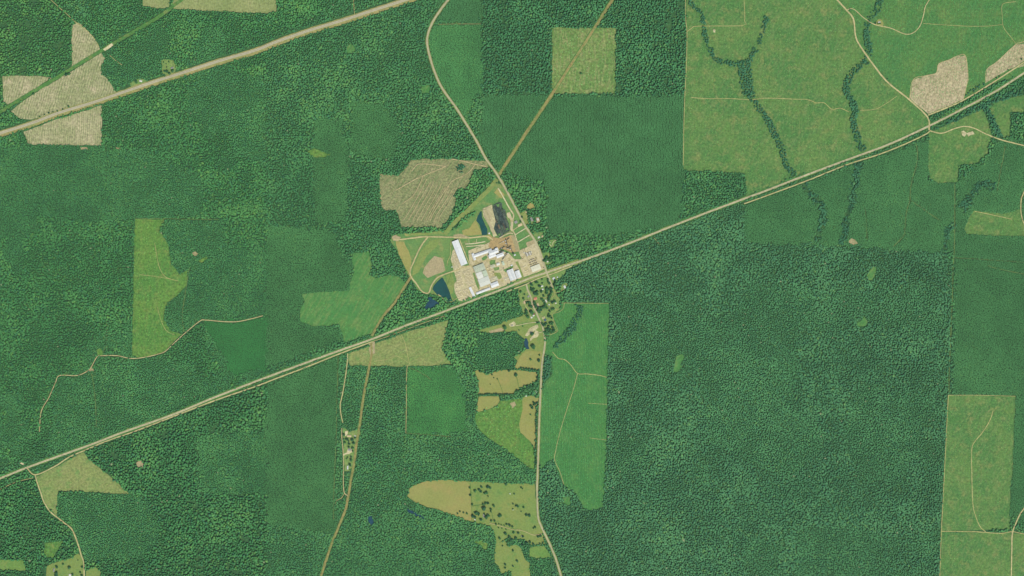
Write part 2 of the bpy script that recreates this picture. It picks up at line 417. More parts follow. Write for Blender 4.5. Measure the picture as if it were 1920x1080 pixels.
for p in ([(588, 222), (640, 225), (655, 290), (650, 420), (590, 420), (588, 290)], [(660, 190), (720, 195), (748, 240), (745, 290), (700, 300), (655, 280)],
          [(500, 425), (620, 430), (640, 470), (660, 500), (655, 545), (570, 555), (565, 605), (640, 620), (640, 640), (590, 655), (500, 690)],
          [(500, 625), (570, 622), (587, 645), (585, 660), (500, 672)], [(500, 720), (632, 672), (630, 1000), (500, 985)]):
    st('plot_mid', p)
for p in ([(0, 272), (190, 275), (260, 280), (380, 330), (380, 405), (250, 410), (200, 420), (0, 380)], [(310, 412), (415, 412), (420, 450), (470, 470), (500, 480), (500, 592), (375, 602), (345, 625), (310, 610)],
          [(110, 706), (180, 690), (245, 674), (300, 668), (370, 690), (368, 745), (270, 795), (90, 850)], [(370, 812), (500, 806), (500, 925), (372, 925)],
          [(108, 925), (245, 925), (285, 945), (298, 990), (285, 1030), (240, 1052), (160, 1050), (135, 985), (108, 965)]):
    st('plot_west', p)
st('plot_dark', [(382, 602), (493, 596), (500, 600), (500, 690), (437, 703), (420, 670), (400, 640)])
st('plot_young', [(763, 690), (855, 690), (870, 735), (876, 812), (762, 815)])
st('plot_west', [(893, 622), (978, 624), (980, 652), (962, 668), (960, 690), (893, 692)])
st('plot_west', [(900, 618), (980, 592), (982, 570), (940, 585), (900, 605)])
st('plot_east', [(1395, 385), (1720, 268), (1742, 262), (1742, 340), (1795, 345), (1790, 475), (1580, 462), (1395, 455)])
st('plot_far_east', [(1795, 345), (1855, 290), (1875, 258), (1920, 272), (1920, 742), (1786, 740), (1790, 475)])
st('plot_far_east', [(1904, 742), (1920, 742), (1920, 955), (1895, 985), (1893, 940)])
st('plot_soft', [(1470, 1080), (1500, 990), (1600, 985), (1690, 1010), (1660, 1080)])
st('plot_soft', [(1290, 590), (1470, 590), (1500, 680), (1480, 760), (1560, 820), (1480, 900), (1330, 830)])
def band(pts, w, key): paint_line(extend(pts), w, SID[key])
for pts, w in (([(1505, 345), (1520, 365), (1540, 390), (1540, 420), (1530, 450)], 12), ([(1610, 285), (1608, 320), (1598, 370), (1585, 420), (1580, 455)], 12),
               ([(1790, 420), (1775, 440), (1770, 470)], 8), ([(1860, 345), (1835, 350), (1805, 390)], 14)):
    band(pts, w, 'creek')

# ------------------------------------------------------------------ open land
F = sheet
F('clearcut', [(5, 143), (45, 142), (70, 143), (98, 146), (62, 168), (30, 187), (14, 196), (6, 190)], 'clearcut_pale', 'small striped clear-cut beside the dark wood edge')
F('clearcut', [(135, 47), (146, 42), (160, 53), (175, 69), (186, 89), (188, 95), (165, 110), (135, 126)], 'clearcut_pale', 'wedge of striped clear-cut under the forest track')
F('clearcut', [(21, 208), (64, 175), (104, 152), (143, 128), (191, 99), (197, 110), (190, 125), (191, 140), (205, 152), (213, 165), (218, 174), (180, 188), (120, 206), (60, 225), (40, 223), (28, 215)], 'clearcut_pale', 'largest striped clear-cut between green strip and highway')
F('clearcut', [(44, 247), (100, 226), (170, 204), (191, 196), (191, 273), (110, 272), (52, 270)], 'clearcut_pale_ns', 'square clear-cut on the south side of the highway')
F('clearcut', [(268, 11), (274, 0), (332, 0), (316, 13), (303, 17), (285, 14)], 'clearcut_green', 'small greenish clear-cut west of the green strip')
F('clearcut', [(345, 0), (517, 0), (518, 22), (500, 25), (420, 22), (322, 17)], 'clearcut_green', 'long greenish clear-cut east of the green strip')
F('scrub_field', [(253, 411), (310, 412), (300, 432), (315, 457), (322, 495), (337, 515), (352, 505), (350, 535), (335, 552), (312, 570), (308, 590), (310, 602), (320, 620), (340, 627), (312, 655), (300, 663), (262, 671), (248, 668), (250, 540)], 'yellow_scrub', 'yellowish scrub field walled in by western woods')
F('meadow', [(662, 475), (692, 473), (698, 500), (693, 515), (705, 522), (730, 515), (750, 520), (760, 533), (735, 570), (715, 600), (697, 625), (680, 632), (645, 642), (640, 620), (635, 610), (590, 612), (563, 605), (563, 580), (572, 565), (565, 552), (600, 548), (655, 545), (658, 525), (665, 510), (660, 490)], 'meadow_green', 'wide green meadow west of the mill ponds')
F('scrub_field', [(652, 664), (700, 646), (760, 624), (840, 600), (833, 640), (829, 655), (847, 683), (770, 687), (690, 686), (655, 685)], 'tan_green_scrub', 'tan and green scrub field south of the railway')
F('clearcut', [(712, 326), (747, 330), (763, 312), (771, 301), (795, 298), (846, 298), (872, 300), (914, 302), (916, 316), (890, 318), (882, 334), (874, 353), (858, 353), (852, 367), (858, 379), (850, 389), (848, 401), (838, 413), (827, 427), (753, 425), (747, 401), (740, 393), (720, 395), (714, 379)], 'clearcut_brown', 'brown clear-cut combed with pale skid trails north of mill')
F('scrub_field', [(1036, 52), (1154, 53), (1155, 100), (1154, 175), (1040, 176), (1034, 160), (1035, 100)], 'square_scrub', 'square yellowish scrub field cut by the brown strip')
NEF = [(1284, 0), (1560, 0), (1604, 50), (1606, 75), (1640, 125), (1700, 185), (1740, 222), (1740, 234), (1670, 266), (1590, 297), (1515, 323), (1495, 330), (1440, 352), (1399, 366), (1397, 325), (1350, 322), (1282, 320), (1281, 250), (1284, 180), (1288, 60)]
F('young_field', NEF, 'olive_field', 'big olive young plantation field west of the county road')
F('young_field', [(1560, 0), (1920, 0), (1920, 110), (1860, 158), (1800, 192), (1744, 216), (1700, 184), (1640, 124), (1607, 76), (1603, 50)], 'green_field', 'big green young plantation field east of the county road')
F('clearcut', [(1705, 187), (1712, 150), (1735, 142), (1755, 137), (1760, 120), (1780, 112), (1795, 105), (1810, 105), (1815, 145), (1812, 160), (1806, 187), (1775, 200), (1742, 215)], 'bare_clearcut', 'bare tan clear-cut in the angle of the railway', level=2)
F('clearcut', [(1848, 156), (1850, 131), (1870, 115), (1905, 83), (1920, 78), (1920, 108), (1890, 130)], 'bare_clearcut', 'bare tan strip of clear-cut along the railway', level=2)
F('young_field', [(1742, 250), (1790, 228), (1842, 204), (1852, 225), (1860, 250), (1855, 275), (1852, 290), (1835, 303), (1820, 308), (1798, 310), (1795, 342), (1760, 343), (1745, 335), (1740, 310)], 'olive_field', 'olive field on both sides of the dirt road bend')
F('young_field', [(1856, 205), (1870, 190), (1920, 155), (1920, 215), (1895, 210), (1893, 255), (1882, 258), (1866, 228)], 'olive_field', 'olive field between railway wood and creek')
F('young_field', [(1825, 395), (1880, 401), (1914, 392), (1917, 412), (1920, 443), (1860, 442), (1812, 439), (1808, 430), (1815, 410)], 'olive_field', 'olive field hemmed in by plantation near the dirt loop')
F('young_field', [(1778, 741), (1904, 743), (1900, 850), (1893, 950), (1893, 992), (1766, 996), (1770, 900), (1775, 800)], 'olive_field', 'tall olive field with a winding tan trail')
F('young_field', [(1765, 997), (1920, 1003), (1920, 1080), (1762, 1080)], 'olive_field', 'olive field south of the pale cross track')
F('row_plantation', [(1040, 602), (1035, 591), (1050, 580), (1053, 568), (1142, 569), (1140, 700), (1137, 830), (1133, 920), (1131, 950), (1115, 956), (1095, 954), (1085, 935), (1075, 920), (1058, 910), (1048, 890), (1038, 862), (1025, 868), (1014, 880), (1012, 860), (1015, 750), (1020, 720), (1034, 705), (1036, 672), (1022, 662), (1024, 640), (1030, 627), (1045, 621)], 'row_plantation', 'bright green row plantation east of the village road')
F('pasture', [(890, 697), (895, 693), (902, 698), (913, 703), (933, 695), (967, 693), (1007, 698), (1008, 715), (987, 722), (973, 728), (967, 737), (943, 740), (897, 740), (898, 720), (895, 708)], 'dry_pasture', 'dry tan pasture above the long hedgerow')
F('pasture', [(897, 743), (935, 743), (937, 752), (932, 761), (915, 767), (891, 774), (895, 757)], 'dry_pasture', 'small dry tan paddock below the long hedgerow')
F('scrub_field', [(891, 775), (915, 768), (932, 762), (937, 752), (959, 750), (978, 746), (981, 763), (977, 789), (974, 811), (992, 825), (1001, 844), (1003, 884), (981, 868), (948, 842), (915, 820), (902, 809), (891, 789)], 'yellow_scrub', 'tapering green scrub field with grey bare patch')
F('pasture', [(978, 746), (981, 744), (998, 741), (1009, 746), (1005, 763), (1004, 845), (994, 827), (976, 811), (974, 796), (980, 767)], 'dry_pasture', 'narrow dry pasture along the village road')
F('pasture', [(963, 670), (973, 663), (982, 657), (990, 653), (990, 640), (978, 632), (967, 622), (940, 622), (917, 624), (897, 620), (920, 612), (940, 608), (943, 603), (980, 593), (983, 587), (990, 593), (1010, 600), (1017, 612), (1021, 630), (1022, 645), (1019, 668), (1016, 673), (1013, 692), (968, 692), (973, 680), (967, 673)], 'green_pasture', 'mixed dry pasture beside the village pond')
F('pasture', [(965, 690), (974, 668), (985, 659), (1015, 658), (1016, 675), (1013, 693)], 'dry_pasture', 'dry tan pasture south of the village pond', level=2)
F('village_green', [(973, 537), (1000, 527), (1025, 517), (1062, 504), (1060, 512), (1046, 524), (1040, 532), (1044, 552), (1050, 562), (1049, 580), (1035, 590), (1040, 605), (1045, 620), (1030, 626), (1021, 622), (1012, 602), (985, 592), (975, 572), (971, 552)], 'yard_grass', 'patchy village gardens between scattered houses')
F('pasture', [(763, 930), (768, 915), (799, 902), (832, 899), (873, 902), (880, 908), (884, 940), (886, 975), (871, 974), (849, 965), (806, 952), (779, 943)], 'dry_pasture', 'smooth oval pasture mown pale olive', level=2)
F('pasture', [(873, 902), (893, 903), (937, 905), (959, 907), (1002, 907), (1006, 967), (1011, 983), (1018, 1000), (1022, 1020), (1011, 1021), (996, 1021), (980, 1011), (950, 1009), (930, 1020), (926, 996), (919, 985), (897, 981), (871, 974)], 'green_pasture', 'tree-dotted green pasture around the farmstead')
F('pasture', [(930, 1020), (946, 1013), (954, 1024), (970, 1020), (978, 1029), (983, 1046), (992, 1055), (999, 1080), (965, 1080), (959, 1070), (939, 1075), (935, 1062), (927, 1055), (928, 1033)], 'green_pasture', 'small sloping pasture with a few round trees')
F('pasture', [(992, 1027), (1020, 1022), (1036, 1046), (1007, 1047), (992, 1044)], 'bright_pasture', 'bright green paddock with tan scrapes by the road')
F('glade', [(889, 1015), (903, 1014), (916, 1020), (913, 1033), (902, 1024)], 'yellow_scrub', 'small glade in the wood near the southern farm')
F('glade', [(1054, 930), (1068, 932), (1071, 943), (1064, 949), (1056, 943)], 'meadow_green', 'small green glade beside the row plantation')
F('field', [(156, 847), (165, 860), (190, 880), (215, 900), (243, 926), (210, 925), (170, 922), (110, 920), (108, 935), (107, 968), (86, 946), (75, 920), (68, 894), (110, 873), (140, 856)], 'tan_green_scrub', 'wedge-shaped yellow field at the dirt road fork')
F('glade', [(84, 1018), (119, 1014), (115, 1023), (105, 1035), (100, 1045), (92, 1045), (83, 1040)], 'yellow_scrub', 'rectangular glade with a tan left edge')
F('pasture', [(0, 1048), (45, 1050), (48, 1070), (0, 1066)], 'bright_pasture', 'bright green strip paddock at the wood edge')
F('pasture', [(80, 1080), (88, 1063), (100, 1055), (130, 1048), (147, 1037), (155, 1046), (159, 1080)], 'green_pasture', 'farm lawn dotted with dark trees by a dirt lane')
F('glade', [(160, 1080), (162, 1070), (180, 1062), (190, 1072), (190, 1080)], 'green_pasture', 'small ragged lawn across the dirt lane')
F('garden', [(643, 800), (652, 806), (655, 810), (672, 806), (676, 812), (668, 850), (663, 872), (655, 884), (646, 884), (645, 850)], 'yard_grass', 'long garden plot between lane and brown strip')
F('garden', [(303, 113), (312, 111), (325, 113), (330, 124), (329, 134), (320, 140), (308, 141), (304, 138)], 'yard_grass', 'square garden clearing north of the highway')
F('garden', [(244, 156), (252, 150), (262, 147), (276, 151), (268, 160), (246, 163)], 'yard_grass', 'small roadside garden north of the highway')
for i, (p, m, lab) in enumerate([
    ([(650, 88), (658, 83), (667, 88), (665, 97), (652, 101)], 'meadow_green', 'green glade in the bumpy wood below highway'),
    ([(790, 163), (800, 158), (808, 163), (806, 175), (791, 175)], 'meadow_green', 'green glade beside the curving county road'),
    ([(1604, 606), (1613, 602), (1620, 594), (1628, 603), (1622, 612), (1607, 613)], 'meadow_green', 'ragged glade deep in the eastern wood'),
    ([(1625, 516), (1636, 499), (1644, 500), (1642, 512), (1635, 526), (1627, 524)], 'meadow_green', 'green glade near the plantation edge in the eastern wood'),
    ([(1590, 453), (1597, 447), (1604, 450), (1609, 457), (1600, 460)], 'bare_soil', 'brown bare spot at the plantation corner'),
    ([(1268, 667), (1282, 664), (1284, 672), (1276, 680), (1279, 690), (1270, 698), (1262, 696)], 'meadow_green', 'narrow glade halfway down the eastern wood'),
    ([(256, 868), (263, 863), (271, 868), (268, 877), (258, 877)], 'bare_soil', 'round tan glade in the southwestern wood'),
    ([(360, 475), (366, 471), (371, 475), (366, 481)], 'bare_soil', 'tiny bare spot in the western plantation'),
    ([(180, 657), (190, 652), (194, 664), (184, 668)], 'yellow_scrub', 'green widening of the forest track'),
    ([(165, 697), (172, 685), (176, 697)], 'bare_soil', 'tan turning place on the forest track'),
    ([(372, 488), (388, 480), (390, 486), (376, 494)], 'yellow_scrub', 'yellow glade in the western plantation'),
    ([(590, 295), (575, 285), (590, 277), (620, 291), (600, 296)], 'yellow_scrub', 'yellow gap between wood and smooth plantation'),
    ([(1640, 47), (1646, 36), (1652, 36), (1657, 44), (1655, 51)], 'dry_pasture', 'small mown lawn beside the field creek'),
    ([(150, 276), (163, 277), (165, 281), (152, 281)], 'bare_soil', 'bare landing under the square clear-cut'),
    ([(217, 277), (226, 277), (226, 280), (218, 280)], 'bare_soil', 'second bare landing east of the square clear-cut'),
    ([(987.5, 391), (988, 384.5), (994, 380), (997.5, 378), (999, 382.5), (1002.5, 384.6), (1001.6, 389), (994, 391)], 'dry_bank', 'golden clearing in the wood by mill houses'),
    ([(980, 397), (983.7, 393), (988, 397), (989, 402), (993, 418), (986, 420), (975, 402)], 'olive_strip', 'grassy house lot across from the mill'),
    ([(1004, 408), (1012, 407), (1012, 416), (1006, 418)], 'bare_soil', 'pale gravel yard hidden in trees near mill houses'),
    ([(994, 405), (1000, 404), (1001, 418), (996, 420)], 'yard_grass', 'garden beside the grey-roofed house'),
    ([(998, 430), (1004, 436), (1018, 434), (1020, 443), (1012, 450), (1004, 452)], 'mill_grass', 'green house lot east of the county road'),
    ([(1030, 450), (1036, 449), (1044, 449), (1044, 453), (1038, 462), (1034, 466), (1030, 460)], 'yard_grass', 'small clearing with forked pale drive'),
    ([(1016, 468), (1030, 474), (1036, 490), (1028, 500), (1020, 494)], 'yard_grass', 'weedy lots along the county road'),
    ([(1054, 533), (1061, 530), (1064, 534), (1061, 541), (1054, 545), (1050, 541)], 'yard_grass', 'oval garden round a white house in the wood'),
    ([(690, 642), (703, 640), (703, 662), (694, 668)], 'bare_soil', 'pale bare crossing just south of the railway')]):
    F('glade' if 'glade' in lab else 'clearing', p, m, lab, level=2, rough=0.6, step=3)
# ---- mill grounds
F('mill_grounds', [(735, 441), (745, 439), (800, 436), (840, 434), (850, 430), (862, 417), (885, 392), (905, 368), (930, 343), (940, 346), (985, 415), (1017, 485), (1030, 515), (990, 528), (945, 545), (900, 562), (872, 570), (848, 568), (838, 563), (815, 552), (800, 552), (785, 547), (768, 520), (757, 497), (745, 470), (733, 455)], 'mill_grass', 'grassy sawmill grounds between railway and county road')
F('dry_bank', [(866, 432), (880, 428), (892, 411), (898, 424), (903, 440), (880, 442), (868, 440)], 'dry_bank', 'golden grass bank west of the mill pond', level=2)
F('bare_ground', [(792, 512), (795, 502), (806, 488), (815, 480), (830, 485), (833, 495), (836, 508), (815, 515), (802, 521)], 'bare_soil', 'bare pinkish soil patch west of lumber yard', level=2)
F('bare_ground', [(742, 452), (757, 455), (766, 472), (772, 490), (768, 515), (758, 498), (750, 482)], 'dry_bank', 'tan bare tongue along the western mill road', level=2)
F('dry_grass', [(824, 448), (805, 452), (790, 470), (776, 500), (773, 517), (785, 510), (800, 480), (818, 462)], 'olive_strip', 'olive mown strip beside the western mill road', level=2)
F('bare_ground', [(850, 440), (865, 438), (880, 444), (875, 448), (852, 447)], 'bare_soil', 'pinkish gravel spread north of the long shed', level=2)
F('lumber_yard', [(848, 470), (852, 466), (866, 499), (882, 497), (886, 506), (892, 522), (898, 545), (881, 562), (866, 564), (860, 563), (853, 548), (851, 533), (856, 525), (851, 508), (845, 485)], 'lumber_yard', 'pale gravel lumber yard with long board stacks', level=2)
F('gravel_yard', [(878, 470), (890, 467), (905, 462), (918, 455), (926, 456), (936, 468), (955, 475), (965, 487), (978, 486), (975, 468), (985, 464), (1003, 456), (1008, 463), (1014, 476), (1019, 492), (1021, 504), (1000, 513), (985, 518), (976, 522), (965, 527), (948, 535), (936, 541), (920, 545), (893, 552), (899, 540), (891, 520), (884, 503), (880, 490)], 'gravel_yard', 'pale gravel mill yard around the white sheds', level=2)
F('sawdust_yard', [(922, 444), (934, 446), (946, 446), (957, 441), (964, 444), (970, 455), (974, 471), (958, 474), (944, 468), (930, 466), (920, 470), (916, 460), (918, 452)], 'sawdust', 'brown sawdust yard below the log decks', level=3)
for p in ([(903, 484), (912, 479), (914, 484), (905, 490)], [(918, 488), (928, 487), (930, 496), (922, 500), (918, 494)], [(925, 502), (936, 501), (936, 506), (928, 508)], [(943, 506), (962, 497), (963, 501), (948, 511)],
          [(963, 478), (974, 470), (976, 484), (968, 486), (962, 484)], [(966, 491), (971, 490), (978, 508), (983, 521), (978, 522), (974, 506)], [(927, 511), (938, 512), (941, 520), (936, 524), (928, 518)], [(887, 512), (890, 511), (899, 537), (895, 540)]):
    F('grass_plot', p, 'olive_strip' if p[0][0] > 964 or p[0][0] in (927,) else 'mill_grass', 'small grass island between the mill drives', level=3, step=3, rough=0.4)
F('bare_ground', [(950, 399), (956, 397), (961, 411), (960.5, 436), (957, 431), (954, 412)], 'gravel_yard', 'pale worn ground between wet logs and drive', level=2, step=3)
F('bare_ground', [(958, 441), (964, 440), (972, 460), (974.5, 471), (966, 471), (962, 452)], 'bare_soil', 'pinkish worn ground right of the sawdust yard', level=4, step=3)
F('dry_grass', [(836, 516), (848, 511), (852, 530), (850, 548), (846, 552), (840, 535)], 'olive_strip', 'olive bank between big pond and lumber yard', level=2, step=3)
F('dry_grass', [(908, 442), (916, 437), (924, 444), (920, 450)], 'dry_bank', 'golden worn corner above the sawdust yard', level=2, step=3)
F('dry_grass', [(986, 455), (1004, 449), (1007, 456), (990, 463)], 'bare_soil', 'tan worn strip above the gravel lot', level=2, step=3)
F('dry_grass', [(935, 352), (946, 366), (940, 372), (926, 360)], 'dry_bank', 'golden grass corner beside the white lane', level=2, step=3)
F('dry_grass', [(756, 438), (800, 436), (840, 432), (836, 438), (800, 441), (760, 443)], 'olive_strip', 'olive mown edge above the northern mill drive', level=2, step=3)
F('log_deck_ground', [(924, 384), (935, 378), (941, 381), (942, 390), (948, 394), (950, 405), (955, 424), (957, 432), (946, 439), (937, 446), (932, 440), (926, 428), (929, 415), (925, 400)], 'bark_mud', 'black soaked bark ground under sprinkled logs', level=3)
F('log_deck_ground', [(904.5, 391), (922, 384), (925, 400), (929, 415), (926, 428), (932, 442), (925, 444), (920, 430), (913, 418), (906, 405)], 'pale_sand', 'pale sandy ground under dry logs', level=3)
F('grass_plot', [(948, 405), (957, 412), (958, 424), (954, 420)], 'mill_grass', 'green grass beside the soaked logs', level=3, step=3)
F('pond', [(901, 396), (903, 396), (904, 408), (910, 422), (914, 430), (914, 440), (904, 441), (903, 434), (898, 420), (893, 414), (896, 405)], 'pond_water', 'narrow dark teal pond beside the dry logs', level=3, rough=0.2, step=3)
F('pond', [(829, 519.6), (831, 521.7), (834, 527.5), (838, 535), (843, 546.7), (848, 564), (842.5, 565), (837.5, 559), (829, 557.5), (826.7, 554), (820, 552.5), (811, 542.5), (813, 536), (821.7, 526)], 'pond_water', 'big dark teal mill pond west of lumber yard', level=3, rough=0.2, step=3)
F('pond', [(803, 558), (808, 556.7), (813, 561.7), (820, 566.7), (829, 571), (817.5, 573), (807.5, 577.5), (796.7, 581.7), (795, 579), (799, 571), (802.5, 565)], 'blue_water', 'triangular blue pond between wood and railway', level=3, rough=0.2, step=3)
F('pond', [(982, 638), (985, 634), (988, 635), (990, 641), (991, 650), (993, 654), (988, 655), (984, 650), (983, 644)], 'blue_water', 'small blue village pond beside the plantation', level=3, rough=0.2, step=3)
F('pond', [(762, 953), (768, 955), (785, 964), (797, 970), (794, 973), (780, 967), (766, 961)], 'blue_water', 'thin dark slough under the oval pasture', level=3, rough=0.3, step=3)
F('pond', [(689, 970), (697, 967), (701, 980), (697, 984), (691, 978)], 'blue_water', 'tiny dark pool in the southern wood', level=3, rough=0.3, step=3)
for p in ([(936, 622), (948, 618), (960, 610), (964, 606), (960, 603), (950, 606)],):
    pass
F('bare_ground', [(984, 628), (990, 618), (998, 612), (1008, 608), (1010, 614), (1004, 618), (998, 622), (990, 630)], 'pale_sand', 'pale sandy scrape in the village pasture', level=2, rough=1.2, step=3)
F('bare_ground', [(1004, 620), (1010, 622), (1010, 627), (1006, 632), (998, 636), (994, 640), (993, 636), (1001, 630)], 'pale_sand', 'second pale sandy scrape near the village pond', level=2, rough=1.0, step=3)
F('bare_ground', [(955, 608), (964, 603), (968, 607), (964, 612), (957, 612)], 'pale_sand', 'pale house lot at the end of the drive', level=2, step=3)
F('bare_ground', [(917, 620), (940, 614), (945, 620), (920, 624)], 'bare_soil', 'tan plot at the pasture tip', level=2, step=3)
F('bare_ground', [(1015, 594), (1021, 592), (1022, 596), (1017, 599)], 'pale_sand', 'pale sandy patch by the blue-roofed house', level=3, step=3)
F('bare_ground', [(957, 757), (965, 753), (968, 760), (962, 766)], 'bare_soil', 'grey bare patch in the tapering scrub field', level=2, step=3)
F('bare_ground', [(1802, 247), (1806, 244), (1812, 249), (1808, 256), (1803, 254)], 'pale_sand', 'white bare spots beside the dirt road bend', level=3, step=3, rough=1)
F('bare_ground', [(1813, 251), (1823, 245), (1826, 250), (1816, 257)], 'pale_sand', 'second white bare spot beside the dirt road bend', level=3, step=3, rough=1)
F('bare_ground', [(193, 92), (210, 82), (213, 86), (198, 96)], 'white_gravel', 'pale gravel pad on the green strip', level=3, step=3)
F('bare_ground', [(1338, 56), (1342, 56), (1341, 62), (1338, 61)], 'pale_sand', 'pale spot near the field gate', level=3, step=3)
F('bare_ground', [(652, 842), (658, 840), (660, 848), (655, 852), (648, 853), (645, 855), (643, 852), (650, 850)], 'white_gravel', 'white gravel drive of the middle homestead', level=3, step=2)
F('bare_ground', [(646, 808), (652, 807), (652, 812), (650, 818), (647, 818)], 'white_gravel', 'white gravel drive of the upper homestead', level=3, step=2)
F('bare_ground', [(735, 445), (742, 441), (752, 444), (748, 451), (738, 452)], 'bare_soil', 'tan turning circle at the western mill gate', level=3, step=3)
F('bare_ground', [(336, 869), (47, 866), (46, 874)][1:] + [(37, 869)], 'white_gravel', 'pale triangular landing north of the rail crossing', level=3, step=3)

# ---- tree strips and islands inside the open land
for pts, w in (([(1293, 0), (1300, 15), (1316, 28), (1320, 60), (1333, 92), (1340, 112), (1358, 116), (1378, 122), (1395, 132)], 9),
               ([(1438, 28), (1432, 55), (1420, 85), (1408, 108), (1397, 130)], 10), ([(1395, 118), (1398, 145), (1402, 172)], 26),
               ([(1398, 160), (1408, 182), (1425, 205), (1440, 225), (1450, 248), (1464, 275), (1474, 308), (1489, 328)], 12),
               ([(1650, 0), (1645, 20), (1630, 34), (1624, 60), (1630, 92), (1624, 115), (1602, 132), (1590, 150), (1586, 170), (1597, 188), (1603, 208), (1600, 230), (1606, 252), (1614, 280)], 13),
               ([(1846, 202), (1856, 218), (1868, 240), (1878, 262)], 11)):
    band(pts, w * 0.95, 'creek')
st('creek', [(1818, 168), (1844, 154), (1849, 160), (1808, 184)])
st('creek', [(1750, 245), (1800, 217), (1860, 182), (1920, 143), (1920, 153), (1860, 193), (1815, 217), (1790, 228)])
st('creek', [(1608, 284), (1618, 272), (1628, 274), (1618, 284)])
st('creek', [(1078, 570), (1095, 575), (1092, 590), (1083, 605), (1078, 620), (1060, 640), (1045, 652), (1035, 653), (1050, 632), (1070, 605), (1080, 588)])
st('creek', [(1017, 674), (1034, 670), (1031, 700), (1022, 712), (1015, 716)])
st('creek', [(856, 313), (864, 307), (873, 309), (873, 320), (864, 327), (857, 324)])
st('village', [(848, 401), (852, 385), (856, 372), (862, 365), (858, 355), (874, 354), (882, 335), (895, 318), (920, 318), (926, 332), (908, 355), (885, 380), (862, 404), (846, 420)])
st('village', [(853, 420), (868, 408), (893, 395), (890, 402), (875, 415), (855, 432)])
st('village', [(826, 562), (834, 557), (842, 566), (858, 566), (870, 562), (895, 553), (920, 548), (940, 539), (962, 528), (980, 522), (978, 526), (955, 537), (920, 551), (880, 566), (840, 578), (820, 572)])
st('village', [(750, 438), (765, 430), (830, 428), (840, 424), (842, 430), (830, 434), (760, 434)])
st('creek', [(835, 565), (846, 560), (856, 565), (850, 572)])

# the big wood is not even: finer, bluish growth drifts through it
yy, xx = np.mgrid[0:MH:4, 0:MW:4]
n_ = value_noise(xx / RES, yy / RES, 95, 77) * .7 + value_noise(xx / RES, yy / RES, 30, 78) * .35
soft = np.kron((n_ > 0.22).astype(np.int8), np.ones((4, 4), np.int8))[:MH, :MW].astype(bool)
cover[(cover == SID['east']) & soft] = SID['plot_soft']
cover[(cover == SID['west']) & soft] = SID['plot_west']
# ------------------------------------------------------------------ roads, railway, strips
R = ribbon
HWY = [(0, 250), (62, 230), (112, 211), (175, 192), (225, 175), (287, 154), (350, 134), (412, 114), (480, 94), (517, 79), (580, 57), (640, 39), (692, 22), (760, 0)]
R('verge', HWY, 12, 'road_verge', 'broad dry grass verge along the northern highway', 2, 0.10, side=1.6, clear=15)
R('highway', HWY, 4.6, 'asphalt', 'pale two-lane highway crossing the northern woods', 3, 0.0, clear=0)
for s, m in ((0.0, 'line_yellow'), (1.75, 'line_white'), (-1.75, 'line_white')):
    R('road_marking', HWY, 0.16, m, 'painted line along the highway', 4, 0.0, clear=0, side=s)
NORTH = [(840, 0), (827, 17), (812, 40), (803, 62), (801, 82), (807, 110), (817, 140), (830, 167), (855, 202), (877, 237), (896, 269), (910, 296), (934, 330), (957, 371), (981, 417), (993, 436), (1005, 455), (1014, 476), (1019, 492), (1025, 511), (1031, 526), (1036, 540)]
R('verge', NORTH, 5.6, 'olive_strip', 'narrow verge along the county road past the mill', 2, 0.15)
R('county_road', NORTH, 3.3, 'county_asphalt', 'winding county road passing the mill gates', 3, 0.04, clear=0)
SOUTH = [(987, 534), (990, 545), (996, 558), (998, 570), (1001, 578), (1005, 584), (1008, 592), (1012, 601), (1017, 612), (1020, 626), (1022, 640), (1020, 658), (1017, 676), (1015, 700), (1014, 725), (1013, 745), (1011, 790), (1010, 830), (1008.5, 870), (1008, 890), (1007, 910), (1007.5, 935), (1008, 960), (1010, 975), (1014, 985), (1020, 998), (1027, 1012), (1035, 1030), (1043, 1050), (1052, 1080)]
R('verge', SOUTH[10:], 5.4, 'olive_strip', 'grass verge along the village road', 2, 0.15)
R('village_road', SOUTH, 2.9, 'county_asphalt', 'village road running south past the pastures', 3, 0.05, clear=0)
RAIL = [(0, 897), (50, 877), (125, 850), (175, 832), (232, 810), (325, 777), (400, 746), (480, 715), (555, 687), (640, 656), (697, 636), (762, 610), (830, 585), (895, 560), (945, 541), (995, 521), (1025, 511), (1057, 500), (1110, 482), (1185, 454), (1260, 424), (1335, 395), (1397, 372), (1440, 356), (1515, 327), (1590, 299), (1668, 270), (1740, 237), (1790, 212), (1865, 172), (1920, 137)]
R('verge', RAIL, 8.0, 'green_strip', 'green verge along the railway line', 2, 0.3, clear=7.4)
R('verge', [(965, 533), (995, 521.5), (1025, 511), (1057, 500), (1085, 490)], 9, 'olive_strip', 'wide mown verge at the level crossing', 2, 0.1)
rb = R('railway', RAIL, 3.3, 'ballast', 'single-track railway on grey ballast crossing the whole country', 3, 0.06, clear=0)
zt = zlev(4)
for s in (-0.36, 0.36):
    R('rail', RAIL, 0.06, 'rail_steel', parent=rb, clear=0, rough=0, side=s, z=zt)
